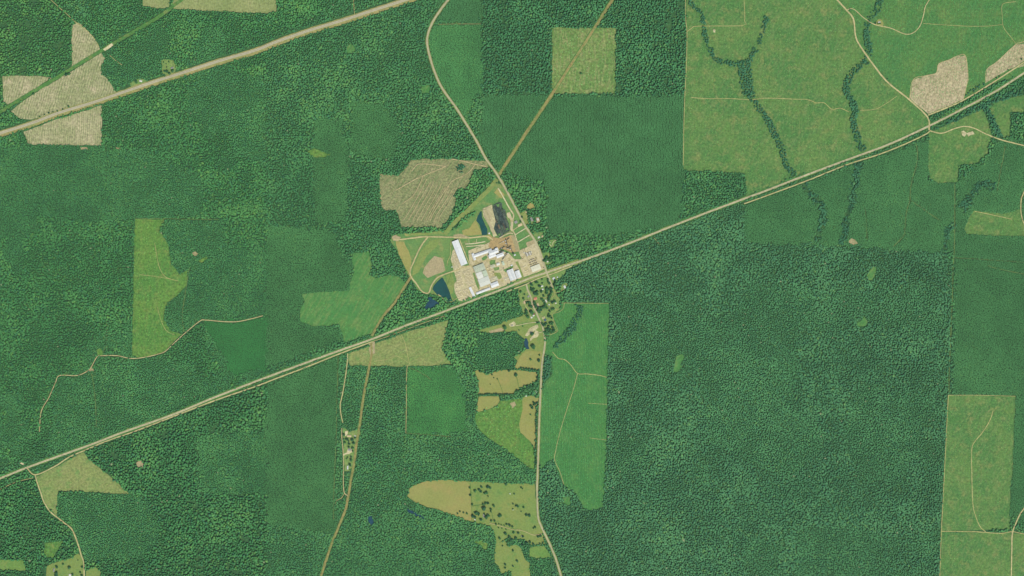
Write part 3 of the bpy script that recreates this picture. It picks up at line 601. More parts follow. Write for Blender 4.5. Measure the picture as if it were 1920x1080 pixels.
DIRT = [
 ([(1705, 187), (1712, 150), (1735, 142), (1755, 137), (1760, 120), (1780, 112), (1795, 105), (1810, 105), (1815, 145), (1812, 160), (1806, 187)], 1.1, 'dirt_road', 'pale bulldozed rim around the angled bare clear-cut'),
 ([(1848, 156), (1850, 131), (1870, 115), (1905, 83), (1920, 78)], 1.1, 'dirt_road', 'pale bulldozed rim of the bare strip'),
 ([(50, 877), (66, 890), (100, 876), (130, 857), (155, 846), (200, 827), (252, 809), (312, 786), (400, 752), (478, 725), (517, 710), (580, 686), (640, 662), (697, 641)], 2.1, 'dirt_road', 'tan service road hugging the railway south side'),
 ([(697, 641), (740, 626), (790, 607), (835, 592)], 1.0, 'dirt_track', 'faint service track along the railway below the ponds'),
 ([(950, 547), (968, 540), (987, 533), (1005, 524), (1025, 517), (1042, 511), (1062, 503), (1072, 499)], 1.8, 'dirt_road', 'village back road beside the railway'),
 ([(1395, 382), (1440, 366), (1515, 338), (1590, 308), (1647, 290), (1697, 270), (1735, 252), (1743, 246)], 1.9, 'dirt_road', 'eastern service road south of the railway'),
 ([(1740, 216), (1775, 202), (1802, 190), (1850, 162), (1920, 117)], 2.4, 'dirt_road', 'tan road north of the railway past the bare clear-cuts'),
 ([(1570, 0), (1587, 19), (1600, 36), (1604, 67), (1612, 85), (1640, 125), (1665, 155), (1705, 187), (1739, 220), (1742, 244)], 2.8, 'dirt_road', 'broad tan county road splitting the young fields'),
 ([(1587, 19), (1600, 17), (1620, 34), (1640, 46), (1670, 53), (1697, 64), (1713, 61), (1725, 48), (1731, 30), (1735, 12), (1742, 0)], 1.5, 'dirt_road', 'curving field road across the green young field'),
 ([(1743, 245), (1757, 249), (1770, 249), (1790, 241), (1810, 237), (1830, 242), (1850, 252), (1880, 263), (1920, 273)], 2.0, 'dirt_road', 'bending tan dirt road east of the rail crossing'),
 ([(1920, 360), (1915, 372), (1914, 395), (1917, 412), (1920, 420)], 1.8, 'dirt_road', 'short dirt loop at the plantation border'),
 ([(1897, 411), (1870, 405), (1827, 396)], 1.2, 'dirt_track', 'pale track along the top of the hemmed-in field'),
 ([(1896, 1080), (1897, 1030), (1898, 1000), (1905, 980), (1913, 963), (1920, 953)], 2.2, 'dirt_road', 'tan dirt road along the southern olive field'),
 ([(1765, 996), (1830, 997), (1875, 1000), (1898, 997), (1920, 1001)], 1.6, 'dirt_track', 'pale cross track between the two olive fields'),
 ([(1862, 770), (1855, 790), (1841, 812), (1829, 826), (1822, 842), (1822, 890), (1824, 945), (1830, 970), (1838, 988), (1848, 997)], 1.5, 'dirt_track', 'winding tan trail down the tall olive field'),
 ([(1778, 741), (1775, 800), (1771, 880), (1768, 940), (1765, 996), (1762, 1080)], 1.3, 'dirt_track', 'pale boundary track along the big eastern wood'),
 ([(1778, 741), (1840, 741), (1904, 743)], 1.0, 'dirt_track', 'pale boundary track topping the tall olive field'),
 ([(493, 592), (470, 598), (445, 603), (420, 603), (385, 600), (375, 602), (350, 622), (330, 640), (312, 657), (300, 663), (270, 670), (245, 672), (220, 667), (190, 667), (182, 669), (172, 687), (165, 695), (145, 704), (112, 704), (104, 718), (92, 745), (80, 765), (76, 780), (74, 810)], 1.5, 'dirt_road', 'forest track wandering through the western woods'),
 ([(66, 890), (70, 905), (77, 925), (83, 942), (95, 960), (110, 972), (120, 980), (133, 990), (140, 1003), (147, 1022), (152, 1040), (157, 1055), (158, 1080)], 2.2, 'dirt_road', 'tan lane leading down to the farm lawn'),
 ([(0, 918), (20, 908), (40, 901), (62, 896)], 1.0, 'dirt_track', 'faint side track west of the dirt fork'),
 ([(652, 662), (651, 680), (648, 705), (643, 735), (638, 760), (640, 780), (643, 793)], 1.6, 'dirt_road', 'lane through the trees toward the homesteads'),
 ([(641, 803), (641, 820), (643, 840), (644, 862), (644, 882), (644, 910), (646, 925), (652, 929)], 1.4, 'dirt_road', 'lane passing the homestead gardens'),
 ([(646, 925), (640, 934), (632, 938), (629, 944)], 1.0, 'dirt_track', 'short spur west of the homestead lane'),
 ([(634, 668), (633, 720), (631, 770), (631, 810), (629, 850), (627, 900), (625, 945), (626, 975)], 0.9, 'faint_track', 'straight overgrown line west of the homesteads'),
 ([(765, 684), (763, 692), (762, 720), (762, 760), (761, 812)], 1.2, 'dirt_track', 'straight pale track down the young plantation edge'),
 ([(770, 690), (785, 697), (800, 705), (807, 712)], 0.8, 'faint_track', 'diagonal faint scratch across the young plantation'),
 ([(762, 812), (800, 815), (850, 819)], 0.8, 'faint_track', 'faint bottom edge of the young plantation'),
 ([(753, 628), (760, 645), (764, 665), (768, 683)], 1.0, 'dirt_track', 'trail curving down the tan scrub field'),
 ([(702, 677), (725, 674), (740, 667), (755, 673), (766, 680)], 0.9, 'dirt_track', 'arched trail across the tan scrub field'),
 ([(1036, 660), (1047, 672), (1058, 674), (1070, 684), (1083, 700), (1100, 701), (1125, 704), (1139, 708)], 1.2, 'dirt_track', 'tan trail crossing the row plantation'),
 ([(1083, 700), (1075, 730), (1062, 770), (1050, 810), (1042, 845), (1040, 862), (1050, 885), (1057, 908)], 1.0, 'dirt_track', 'tan trail down the middle of the row plantation'),
 ([(1103, 756), (1120, 757), (1138, 758)], 0.7, 'dirt_track', 'short upper spur in the row plantation'),
 ([(1105, 821), (1120, 823), (1138, 825)], 0.7, 'dirt_track', 'short lower spur in the row plantation'),
 ([(1058, 568), (1056, 578), (1048, 585), (1036, 590), (1042, 610), (1046, 620), (1036, 626), (1024, 629)], 0.8, 'dirt_track', 'pale edge track between village and row plantation'),
 ([(1053, 568), (1100, 568.5), (1141, 569)], 0.8, 'dirt_track', 'pale top edge of the row plantation'),
 ([(1285, 0), (1286, 40), (1288, 60), (1287, 120), (1284, 180), (1282, 240), (1281, 310)], 1.2, 'dirt_track', 'straight boundary track west of the olive field'),
 ([(1289, 59), (1298, 52), (1310, 49), (1392, 48), (1396, 40), (1396, 18), (1395, 0)], 1.2, 'dirt_track', 'angled field track around the northern olive plot'),
 ([(1296, 183), (1330, 185), (1370, 185), (1405, 187), (1418, 186), (1440, 184), (1490, 186), (1515, 187), (1530, 193), (1545, 193), (1560, 205), (1575, 203), (1592, 210)], 1.2, 'dirt_track', 'long field track crossing both creeks'),
 ([(1613, 207), (1640, 205), (1660, 195), (1682, 180)], 1.0, 'dirt_track', 'field track from creek up to the county road'),
 ([(1585, 22), (1565, 55), (1535, 105), (1525, 135), (1510, 160), (1498, 185)], 0.9, 'faint_track', 'diagonal worn trail down the olive field'),
 ([(1520, 195), (1500, 205), (1499, 225), (1498, 260)], 0.7, 'faint_track', 'faint trail dropping south in the olive field'),
 ([(1731, 44), (1760, 46), (1810, 49), (1850, 49), (1880, 46)], 0.9, 'dirt_track', 'pale line across the green young field'),
 ([(1905, 3), (1880, 8), (1879, 30), (1880, 46), (1885, 57), (1897, 72), (1906, 84)], 0.9, 'dirt_track', 'bent pale line at the green field end'),
 ([(1842, 52), (1840, 70), (1838, 90), (1848, 108)], 0.6, 'faint_track', 'faint trail in the green young field'),
 ([(1717, 268), (1720, 285), (1718, 310), (1712, 330), (1707, 355), (1706, 375), (1700, 395), (1697, 420), (1695, 440), (1685, 452), (1674, 463)], 1.1, 'faint_track', 'winding ditch line through the broad plantation'),
 ([(1708, 376), (1725, 388), (1745, 402), (1765, 415)], 0.7, 'faint_track', 'diagonal scratch in the broad plantation'),
 ([(1622, 390), (1624, 420), (1626, 450)], 0.6, 'faint_track', 'short upright scratch in the broad plantation'),
 ([(1790, 345), (1790, 420), (1789, 470), (1787, 500), (1786, 545), (1783, 620), (1780, 690), (1779, 740)], 1.1, 'faint_track', 'straight boundary line between plantation and big wood'),
 ([(1885, 272), (1880, 300), (1875, 325), (1869, 362)], 0.9, 'faint_track', 'dark ditch line in the far plantation'),
 ([(1788, 483), (1850, 487), (1920, 492)], 0.6, 'faint_track', 'faint cross line in the far plantation'),
 ([(1853, 498), (1863, 502), (1890, 508), (1920, 514)], 0.8, 'faint_track', 'faint scratch in the far plantation'),
 ([(96, 0), (110, 13), (125, 26), (140, 40), (160, 55), (175, 70), (186, 88)], 1.1, 'dirt_track', 'pale track down to the green strip'),
 ([(206, 104), (215, 112), (229, 122)], 1.0, 'dirt_track', 'short pale spur in the northern wood'),
 ([(663, 0), (664, 15), (665, 28)], 1.0, 'dirt_track', 'side road meeting the northern highway'),
 ([(822, 46), (850, 45), (903, 45)], 0.7, 'dirt_track', 'pale top edge of the smooth pine block'),
 ([(1226, 446), (1232, 452), (1235, 457)], 0.8, 'dirt_track', 'short tan scrape below the railway'),
 ([(355, 502), (350, 535), (346, 560), (342, 590), (344, 615), (346, 622)], 0.9, 'faint_track', 'overgrown ride beside the yellow scrub'),
 ([(253, 410.5), (300, 410), (350, 411), (410, 412)], 0.8, 'faint_track', 'pale upper edge of the yellow scrub field'),
 ([(200, 590), (200, 640), (194, 660)], 0.8, 'faint_track', 'overgrown ride in the western wood'),
 ([(172, 700), (178, 740), (181, 800)], 0.9, 'faint_track', 'dark straight ride through the western plantation'),
 ([(290, 455), (296, 490), (302, 508), (312, 520), (335, 527)], 0.8, 'dirt_track', 'curving tan trail in the yellow scrub field'),
 ([(262, 515), (290, 518), (318, 523), (335, 527)], 0.7, 'dirt_track', 'second tan trail in the yellow scrub field'),
 ([(295, 575), (302, 600), (312, 620), (328, 628)], 0.7, 'dirt_track', 'lower tan trail in the yellow scrub field'),
]
for pts, w, m, lab in DIRT:
    if m == 'dirt_road' and w > 1.55:
        R('verge', pts, w + 1.6, 'green_strip', 'grassy edge of the ' + lab.split(' ', 1)[1], 2, 0.25)
    R('dirt_road' if m == 'dirt_road' else 'track', pts, w, m, lab, 3, 0.18 if m != 'faint_track' else 0.4, clear=w + {'dirt_road': 2.6, 'dirt_track': 2.2, 'faint_track': 1.7}[m])
PIPE_N = [(1148, 0), (1119, 46), (1078, 110), (1036, 175), (1004, 223), (973, 270), (936, 327)]
R('cleared_strip', PIPE_N, 8.0, 'green_strip', 'green edges of the cleared pipeline strip', 2, 0.12, clear=8.5)
R('cleared_strip', PIPE_N, 5.2, 'brown_strip', 'brown pipeline strip slanting through the northern wood', 3, 0.15, clear=0)
PIPE_M = [(932, 336), (918, 354), (900, 372), (880, 392), (862, 408), (846, 424), (834, 440)]
R('cleared_strip', PIPE_M, 8.0, 'olive_strip', 'olive cleared strip between clear-cut and mill', 4, 0.15, clear=9)
PIPE_S1 = [(772, 517), (757, 540), (740, 567), (717, 595), (697, 630)]
R('cleared_strip', PIPE_S1, 4.4, 'brown_strip', 'brown cleared strip down to the railway', 3, 0.2, clear=6)
PIPE_S = [(696, 642), (697, 662), (692, 690), (686, 718), (680, 755), (674, 800), (668, 835), (664, 868), (658, 900), (653, 930), (648, 955), (640, 975), (630, 1000), (620, 1025), (610, 1055), (602, 1080)]
R('cleared_strip', PIPE_S, 5.0, 'olive_strip', 'grassy edges of the southern brown strip', 2, 0.2, clear=7)
R('cleared_strip', PIPE_S, 3.6, 'brown_strip', 'brown cleared strip heading south past homesteads', 3, 0.2, clear=0)
R('cleared_strip', [(0, 210), (62, 172), (100, 150), (140, 125), (195, 92), (250, 60), (300, 30), (340, 0)], 6.4, 'green_strip', 'green cleared strip past the striped clear-cuts', 3, 0.1, clear=9)
# mill drives
MILL = [
 ([(738, 449), (752, 449), (775, 446), (800, 444), (850, 445), (880, 446), (912, 443), (924, 450)], 2.5, 'dirt_road', 'northern mill drive'),
 ([(802, 445), (793, 456), (785, 470), (776, 490), (769, 508), (771, 519), (780, 531), (790, 545), (800, 550), (805, 547), (808, 538), (813, 529), (821, 520), (832, 515), (846, 510), (866, 503), (884, 497)], 2.5, 'dirt_road', 'looping western mill drive around the pond'),
 ([(872, 457.5), (890, 456.5), (910, 453)], 1.8, 'white_gravel', 'upper pale gravel lane'), ([(874, 462), (890, 461), (908, 459)], 1.6, 'white_gravel', 'lower pale gravel lane'),
 ([(879, 448), (879.5, 456)], 0.6, 'white_gravel', 'thin pale path across the grass'), ([(893.5, 448), (893.5, 455)], 0.6, 'white_gravel', 'second thin pale path across the grass'),
 ([(934, 353), (945, 372), (955, 390), (963, 403), (961.5, 412), (961, 430), (965, 438), (970, 455), (975, 475), (979, 486)], 2.3, 'gravel_yard', 'curving pale drive along the log decks'),
 ([(934, 353), (945, 372), (955, 390)], 1.6, 'white_gravel', 'white gravel lane beside the county road'),
 ([(965.5, 441), (975, 434.5), (986, 428)], 1.5, 'white_gravel', 'upper cross lane to the county road'), ([(971, 454), (982, 447.5), (993, 441)], 1.6, 'white_gravel', 'lower cross lane to the county road'),
 ([(962, 432), (970, 426), (979, 422)], 1.4, 'dirt_road', 'office drive off the county road'),
 ([(937, 446), (948, 440), (957, 437), (962, 439)], 2.0, 'gravel_yard', 'arched drive below the log decks'),
 ([(861, 448), (870, 470), (879, 492), (884, 500), (896, 494), (910, 488), (920, 489)], 1.8, 'dirt_road', 'drive around the long white shed'),
 ([(880, 470), (895, 464), (908, 460), (918, 455)], 1.8, 'gravel_yard', 'drive north of the sawmill building'),
 ([(846, 451), (845, 465), (844, 480), (840, 488), (838, 498)], 1.1, 'dirt_track', 'narrow track west of the long shed'),
 ([(822, 552), (830, 559), (838, 566)], 1.4, 'dirt_road', 'causeway between the two ponds'),
 ([(848, 566), (855, 560), (862, 556)], 0.8, 'dirt_track', 'thin path at the pond tail'),
 ([(1008, 604), (990, 606), (966, 611)], 0.9, 'white_gravel', 'straight pale drive in the village pasture'),
 ([(1017, 622), (1010, 624)], 0.8, 'white_gravel', 'short pale drive to the sandy scrape'),
 ([(1012, 982), (1000, 1003), (985, 998), (975, 994), (962, 993), (945, 988), (930, 984), (918, 982)][0:0] + [(1017, 1001), (1000, 1003), (988, 998), (975, 994), (962, 993), (945, 988), (930, 984), (918, 981)], 1.0, 'dirt_road', 'farm drive winding to the farmstead'),
 ([(998, 562), (990, 563), (983, 564)], 1.0, 'dirt_road', 'side lane by the red roof'), ([(982, 566), (986, 575), (991, 583), (994, 592), (997, 595)], 1.0, 'dirt_road', 'back lane behind village trees'),
 ([(1036, 540), (1040, 550), (1036, 557), (1028, 558), (1018, 558)], 0.9, 'dirt_track', 'crescent lane in the village trees'), ([(1040, 548), (1048, 548), (1058, 542)], 0.8, 'dirt_track', 'drive to the white house in the wood'),
 ([(981, 397), (986, 404), (990, 414), (991, 422), (988, 426)], 0.8, 'dirt_track', 'drive through the grassy house lot'),
 ([(1004, 455), (1009, 451), (1013, 450)], 0.8, 'white_gravel', 'short drive east of the county road'), ([(1030, 457), (1034, 462), (1038, 453), (1044, 450)], 0.8, 'white_gravel', 'forked pale drive in the trees'),
 ([(836, 312), (812, 322), (795, 329), (785, 333), (763, 345), (742, 357)], 1.4, 'trail_soil', 'main pale skid trail'), ([(836, 312), (812, 309), (785, 308), (772, 321)], 1.3, 'trail_soil', 'northern looped skid trail'),
 ([(793, 330), (787, 345), (775, 366), (755, 382)], 1.2, 'trail_soil', 'western curved skid trail'),
 ([(846, 298), (872, 303), (890, 308), (912, 312)], 1.6, 'trail_soil', 'top skid trail toward the county road'), ([(890, 310), (880, 322), (868, 330), (850, 338), (838, 352), (820, 380), (803, 412)], 1.3, 'trail_soil', 'eastern curved skid trail'),
]
for k in range(9):
    MILL.append(([(800 + k * 7, 336 + k * 2 + (k % 2) * 4), (787 + k * 7, 362 + k * 2), (770 + k * 7, 392 + k * 1.5), (758 + k * 8, 412 + k * 0.5)], 1.0, 'trail_soil', 'slanting parallel skid trail in the brown clear-cut'))
for pts, w, m, lab in MILL:
    R('skid_trail' if 'skid' in lab else 'drive', pts, w, m, lab, 4, 0.25, clear=w + 0.6, ext=False)
for pts in ([(845, 488), (847, 498), (848, 507)], [(846, 513), (842, 524), (839, 534)], [(966, 700), (970, 712), (973, 727)], [(932, 708), (938, 722), (943, 737)], [(882, 905), (884, 940), (885, 978)], [(886, 949), (905, 946)], [(922, 960), (925, 975)]):
    R('ditch', pts, 0.9, 'dark_pasture_line', 'thin dark grassy ditch line', 4, 0.3, clear=0, ext=False)
# ------------------------------------------------------------------ tree shapes (unit radius, unit height)
def clump(verts, faces, c, s, r):
    """one irregular leaf clump"""
    b = len(verts)
    dirs = [(1, 0, 0), (0, 1, 0), (-1, 0, 0), (0, -1, 0), (0, 0, 1), (0, 0, -1)]
    a_ = r.uniform(0, 6.28); ca, sa = math.cos(a_), math.sin(a_)
    for d in dirs:
        k = r.uniform(0.7, 1.3); x, y, z = d[0] * k, d[1] * k, d[2] * k
        x += r.uniform(-.25, .25); y += r.uniform(-.25, .25)
        verts.append((c[0] + (x * ca - y * sa) * s[0], c[1] + (x * sa + y * ca) * s[0], c[2] + z * s[1]))
    for f in ((0, 1, 4), (1, 2, 4), (2, 3, 4), (3, 0, 4), (1, 0, 5), (2, 1, 5), (3, 2, 5), (0, 3, 5)):
        faces.append(tuple(b + i for i in f))
def dome(V, Fc, r, lob):
    """the leafy mass of a crown: an uneven dome of about 120 faces"""
    b = len(V); rings = 6; seg = 12
    V.append((0, 0, 0.93 + r.uniform(-.02, .02)))
    for i in range(1, rings):
        th = i / rings * 2.1
        for k in range(seg):
            ph = k * 2 * math.pi / seg + i * .26
            q = 0.80 + 0.10 * math.sin(2 * ph + lob[0]) + 0.08 * math.sin(3 * ph + lob[1]) + r.uniform(-.07, .07)
            V.append((q * math.sin(th) * math.cos(ph), q * math.sin(th) * math.sin(ph), 0.62 + 0.31 * math.cos(th) + r.uniform(-.02, .02)))
    for k in range(seg): Fc.append((b, b + 1 + k, b + 1 + (k + 1) % seg))
    for i in range(rings - 2):
        for k in range(seg):
            p, q = b + 1 + i * seg, b + 1 + (i + 1) * seg; Fc.append((p + k, q + k, q + (k + 1) % seg, p + (k + 1) % seg))
def crown(kind, n, seed):
    r = random.Random(seed); V, Fc = [], []
    lob = [r.uniform(0, 6.28) for _ in range(3)]
    if kind == 'broadleaf':
        if n < 60:
            dome(V, Fc, r, lob)
            n = 20
        for i in range(n):
            t = (i + 0.5) / n; zz = 1 - 1.55 * t; ph = i * 2.39996 + r.uniform(-.3, .3)
            rr = math.sqrt(max(0.05, 1 - zz * zz)) * (0.70 + 0.12 * math.sin(2 * ph + lob[0]) + 0.10 * math.sin(3 * ph + lob[1])) * r.uniform(0.78, 1.08)
            s = r.uniform(0.20, 0.34) * 0.72
            clump(V, Fc, (rr * math.cos(ph), rr * math.sin(ph), 0.60 + 0.32 * zz * r.uniform(0.8, 1.05)), (s, s * 0.36), r)
        for k in range(5):
            ph = k * 1.26; clump(V, Fc, (0.28 * math.cos(ph), 0.28 * math.sin(ph), 0.62), (0.42, 0.20), r)
    else:
        for i in range(n):
            t = (i + 0.5) / n; ph = i * 2.39996 + r.uniform(-.3, .3)
            rr = (0.10 + 0.72 * t ** 0.75) * r.uniform(0.85, 1.15)
            s = r.uniform(0.20, 0.32)
            clump(V, Fc, (rr * math.cos(ph), rr * math.sin(ph), 0.97 - 0.52 * t * r.uniform(0.9, 1.1)), (s, s * 0.34), r)
        for z in (0.85, 0.7, 0.55): clump(V, Fc, (0, 0, z), (0.62 - 0.35 * (z - 0.55) / 0.3, 0.14), r)
    return V, Fc
def trunk(seed, top=0.62, limbs=4):
    r = random.Random(seed); V, Fc = [], []
    def cone(p, q, a_, b_):
        d = Vector(q) - Vector(p); x = d.orthogonal().normalized(); y = d.normalized().cross(x); s = len(V)
        for P, rad in ((p, a_), (q, b_)):
            for k in range(6):
                an = k * math.pi / 3; V.append(tuple(Vector(P) + x * rad * math.cos(an) + y * rad * math.sin(an)))
        for k in range(6): Fc.append((s + k, s + (k + 1) % 6, s + 6 + (k + 1) % 6, s + 6 + k))
    cone((0, 0, 0), (0, 0, top), 0.075, 0.035)
    for k in range(limbs):
        an = k * 6.28 / limbs + r.uniform(-.4, .4); z = r.uniform(0.32, 0.5)
        cone((0, 0, z), (0.5 * math.cos(an), 0.5 * math.sin(an), z + r.uniform(.12, .22)), 0.035, 0.012)
    return V, Fc
def tree_mesh(name, kind, n, seed, parts='both', leaf='wood_leaves'):
    V, Fc = ([], []) if parts == 'trunk' else crown(kind, n, seed)
    nf = len(Fc)
    if parts != 'crown':
        v2, f2 = trunk(seed + 5); b = len(V); V += v2; Fc += [tuple(b + i for i in f) for f in f2]
    me = bpy.data.meshes.new(name); me.from_pydata(V, [], Fc)
    if parts != 'trunk': me.materials.append(MATS[leaf])
    if parts != 'crown': me.materials.append(MATS['bark'])
    if parts == 'both':
        for i, p in enumerate(me.polygons): p.material_index = 0 if i < nf else 1
    me.polygons.foreach_set('use_smooth', (np.arange(len(me.polygons)) < nf) & (kind == 'broadleaf'))
    me.update(); return me
def protos(kind, n, count, seed): return [bpy.data.objects.new(kind + '_shape', tree_mesh(kind + '_shape', kind, n, seed + k * 13)) for k in range(count)]
BROAD = protos('broadleaf', 34, 5, 100)
PINE = protos('pine', 22, 4, 300)
def brush_mesh(seed):
    r = random.Random(seed); V, Fc = [], []
    for k in range(5): clump(V, Fc, (r.uniform(-.5, .5), r.uniform(-.5, .5), 0.45 + r.uniform(-.1, .2)), (r.uniform(.4, .6), 0.4), r)
    me = bpy.data.meshes.new('brush_shape'); me.from_pydata(V, [], Fc); me.materials.append(MATS['wood_leaves']); me.update(); return me
BRUSH = [bpy.data.objects.new('brush_shape', brush_mesh(500 + k)) for k in range(4)]

def scatter_group(name, shapes):
    ng = bpy.data.node_groups.new(name, 'GeometryNodeTree')
    ng.interface.new_socket('Geometry', in_out='INPUT', socket_type='NodeSocketGeometry')
    ng.interface.new_socket('Geometry', in_out='OUTPUT', socket_type='NodeSocketGeometry')
    N, Lk = ng.nodes, ng.links
    gi, go = N.new('NodeGroupInput'), N.new('NodeGroupOutput')
    jn = N.new('GeometryNodeJoinGeometry')
    for s in shapes:
        oi = N.new('GeometryNodeObjectInfo'); oi.inputs['Object'].default_value = s; oi.inputs['As Instance'].default_value = True
        Lk.new(oi.outputs['Geometry'], jn.inputs[0])
    ip = N.new('GeometryNodeInstanceOnPoints'); ip.inputs['Pick Instance'].default_value = True
    def attr(nm, t):
        n = N.new('GeometryNodeInputNamedAttribute'); n.data_type = t; n.inputs['Name'].default_value = nm; return n.outputs['Attribute']
    Lk.new(gi.outputs[0], ip.inputs['Points']); Lk.new(jn.outputs[0], ip.inputs['Instance'])
    Lk.new(attr('shape_index', 'INT'), ip.inputs['Instance Index'])
    Lk.new(attr('turn', 'FLOAT_VECTOR'), ip.inputs['Rotation'])
    Lk.new(attr('size', 'FLOAT_VECTOR'), ip.inputs['Scale'])
    Lk.new(ip.outputs[0], go.inputs[0])
    return ng
SETS = {'mixed': (scatter_group('mixed_wood_scatter', BROAD + PINE[:1]), 6), 'pine': (scatter_group('pine_scatter', PINE), 4), 'brush': (scatter_group('brush_scatter', BRUSH), 4)}
def scatter(name, label, cat, kind, X, Y, rad, hgt, col, z=0.0):
    n = len(X)
    ng, cnt = SETS[kind]
    me = bpy.data.meshes.new(name); me.vertices.add(n)
    co = np.empty((n, 3), np.float32); co[:, 0] = (X - 960) * U; co[:, 1] = (540 - Y) * U; co[:, 2] = z
    me.vertices.foreach_set('co', co.ravel())
    at = me.attributes.new('size', 'FLOAT_VECTOR', 'POINT'); at.data.foreach_set('vector', np.stack([rad, rad, hgt], 1).astype(np.float32).ravel())
    tr = np.zeros((n, 3), np.float32); tr[:, 2] = rng.uniform(0, 6.283, n); tr[:, 0] = rng.normal(0, .05, n); tr[:, 1] = rng.normal(0, .05, n)
    at = me.attributes.new('turn', 'FLOAT_VECTOR', 'POINT'); at.data.foreach_set('vector', tr.ravel())
    at = me.attributes.new('shape_index', 'INT', 'POINT'); at.data.foreach_set('value', rng.integers(0, cnt, n).astype(np.int32))
    at = me.attributes.new('leaf_colour', 'FLOAT_COLOR', 'POINT'); at.data.foreach_set('color', np.concatenate([col, np.ones((n, 1))], 1).astype(np.float32).ravel())
    o = link(bpy.data.objects.new(name, me)); tag(o, label, cat, 'stuff')
    md = o.modifiers.new('scatter', 'NODES'); md.node_group = ng
    return o
def cover_at(X, Y):
    return cover[np.clip(((Y + MG) * RES).astype(int), 0, MH - 1), np.clip(((X + MG) * RES).astype(int), 0, MW - 1)]
def lattice(dx, dy, jit, stagger=True):
    dx, dy = dx / U, dy / U
    xs = np.arange(-MG, 1920 + MG, dx); ys = np.arange(-MG, 1080 + MG, dy)
    X, Y = np.meshgrid(xs, ys)
    if stagger: X = X + (np.arange(len(ys)) % 2)[:, None] * dx * 0.5
    X = X + rng.uniform(-jit, jit, X.shape) * dx; Y = Y + rng.uniform(-jit, jit, Y.shape) * dy
    return X.ravel(), Y.ravel()
YEL = np.array(lin((118, 152, 70))); DARK = np.array(lin((44, 96, 70)))
total = 0
for sid, s in enumerate(STANDS):
    if s is None: continue
    m = np.argwhere(cover == sid)
    if not len(m): continue
    dx, dy = s['rows'] if s['rows'] else (s['spacing'], s['spacing'] * 0.9)
    X, Y = lattice(dx, dy, s['jit'], s['rows'] is None)
    own = cover_at(X, Y)
    jx, jy = 1.3 * value_noise(X, Y, 4, 35), 1.3 * value_noise(X, Y, 4, 36)
    own = cover_at(X + jx, Y + jy)
    near = cover_at(X + 5 * value_noise(X, Y, 7, 31) + 3 * value_noise(X, Y, 3, 33), Y + 5 * value_noise(X, Y, 7, 32) + 3 * value_noise(X, Y, 3, 34))
    k = np.where((own > 0) & (near > 0), near, own) == sid     # stands grow into each other along ragged edges
    X, Y = X[k], Y[k]
    n1 = value_noise(X, Y, 22, 40 + sid); n2 = value_noise(X, Y, 70, 80 + sid); n3 = value_noise(X, Y, 8, 120 + sid)
    if s['gap'] > 0:
        k = (n3 * .6 + n1 * .5 + rng.uniform(-.3, .3, len(X))) > (-0.75 + s['gap'] * 2.2)
        X, Y, n1, n2, n3 = X[k], Y[k], n1[k], n2[k], n3[k]
    n = len(X); total += n
    u = rng.uniform(0, 1, n)
    grow = np.clip(0.5 + 0.35 * n1 + 0.25 * n2 + 0.45 * (u - .5) * 2 * .8, 0, 1)
    rad = s['rad'][0] + (s['rad'][1] - s['rad'][0]) * np.clip(grow + rng.uniform(-.2, .2, n), 0, 1.1)
    hgt = 0.66 * s['hgt'][0] + 0.42 * (s['hgt'][1] - s['hgt'][0]) * np.clip(grow + rng.uniform(-.25, .25, n), 0, 1.1)
    base = np.array(lin(s['col']))
    v = 1 + s['vary'] * (rng.normal(0, 1, n) * 0.65 + n3 * 0.5 + n1 * 0.6 + n2 * 0.5)
    col = base[None, :] * np.clip(v, .55, 1.6)[:, None]
    w = np.clip((rng.uniform(0, 1, n) < s['yellow'] * (1 + 1.2 * n2)).astype(float) * rng.uniform(.05, .32, n) + np.clip(n1 * 0.8 + n2 * 0.6, 0, 1) * s['yellow'] * 0.8, 0, .6)
    col = col * (1 - w)[:, None] + YEL[None, :] * w[:, None]
    d = (rng.uniform(0, 1, n) < 0.15) * rng.uniform(.2, .7, n) * (s['kind'] == 'mixed')
    col = col * (1 - d)[:, None] + DARK[None, :] * d[:, None]
    if s['kind'] == 'mixed':
        big = rng.uniform(0, 1, n) < 0.05; rad = np.where(big, rad * 1.30, rad); hgt = np.where(big, hgt * 1.12, hgt)
        dead = rng.uniform(0, 1, n) < 0.0015; col[dead] = np.array(lin((112, 126, 92)))
    col = col * np.array([0.78, 0.77, 0.64] if s['kind'] == 'mixed' else [0.88, 0.86, 0.70])[None, :]
    scatter(s['name'], s['label'], 'wood', s['kind'], X, Y, rad, hgt, col * G_TREE)
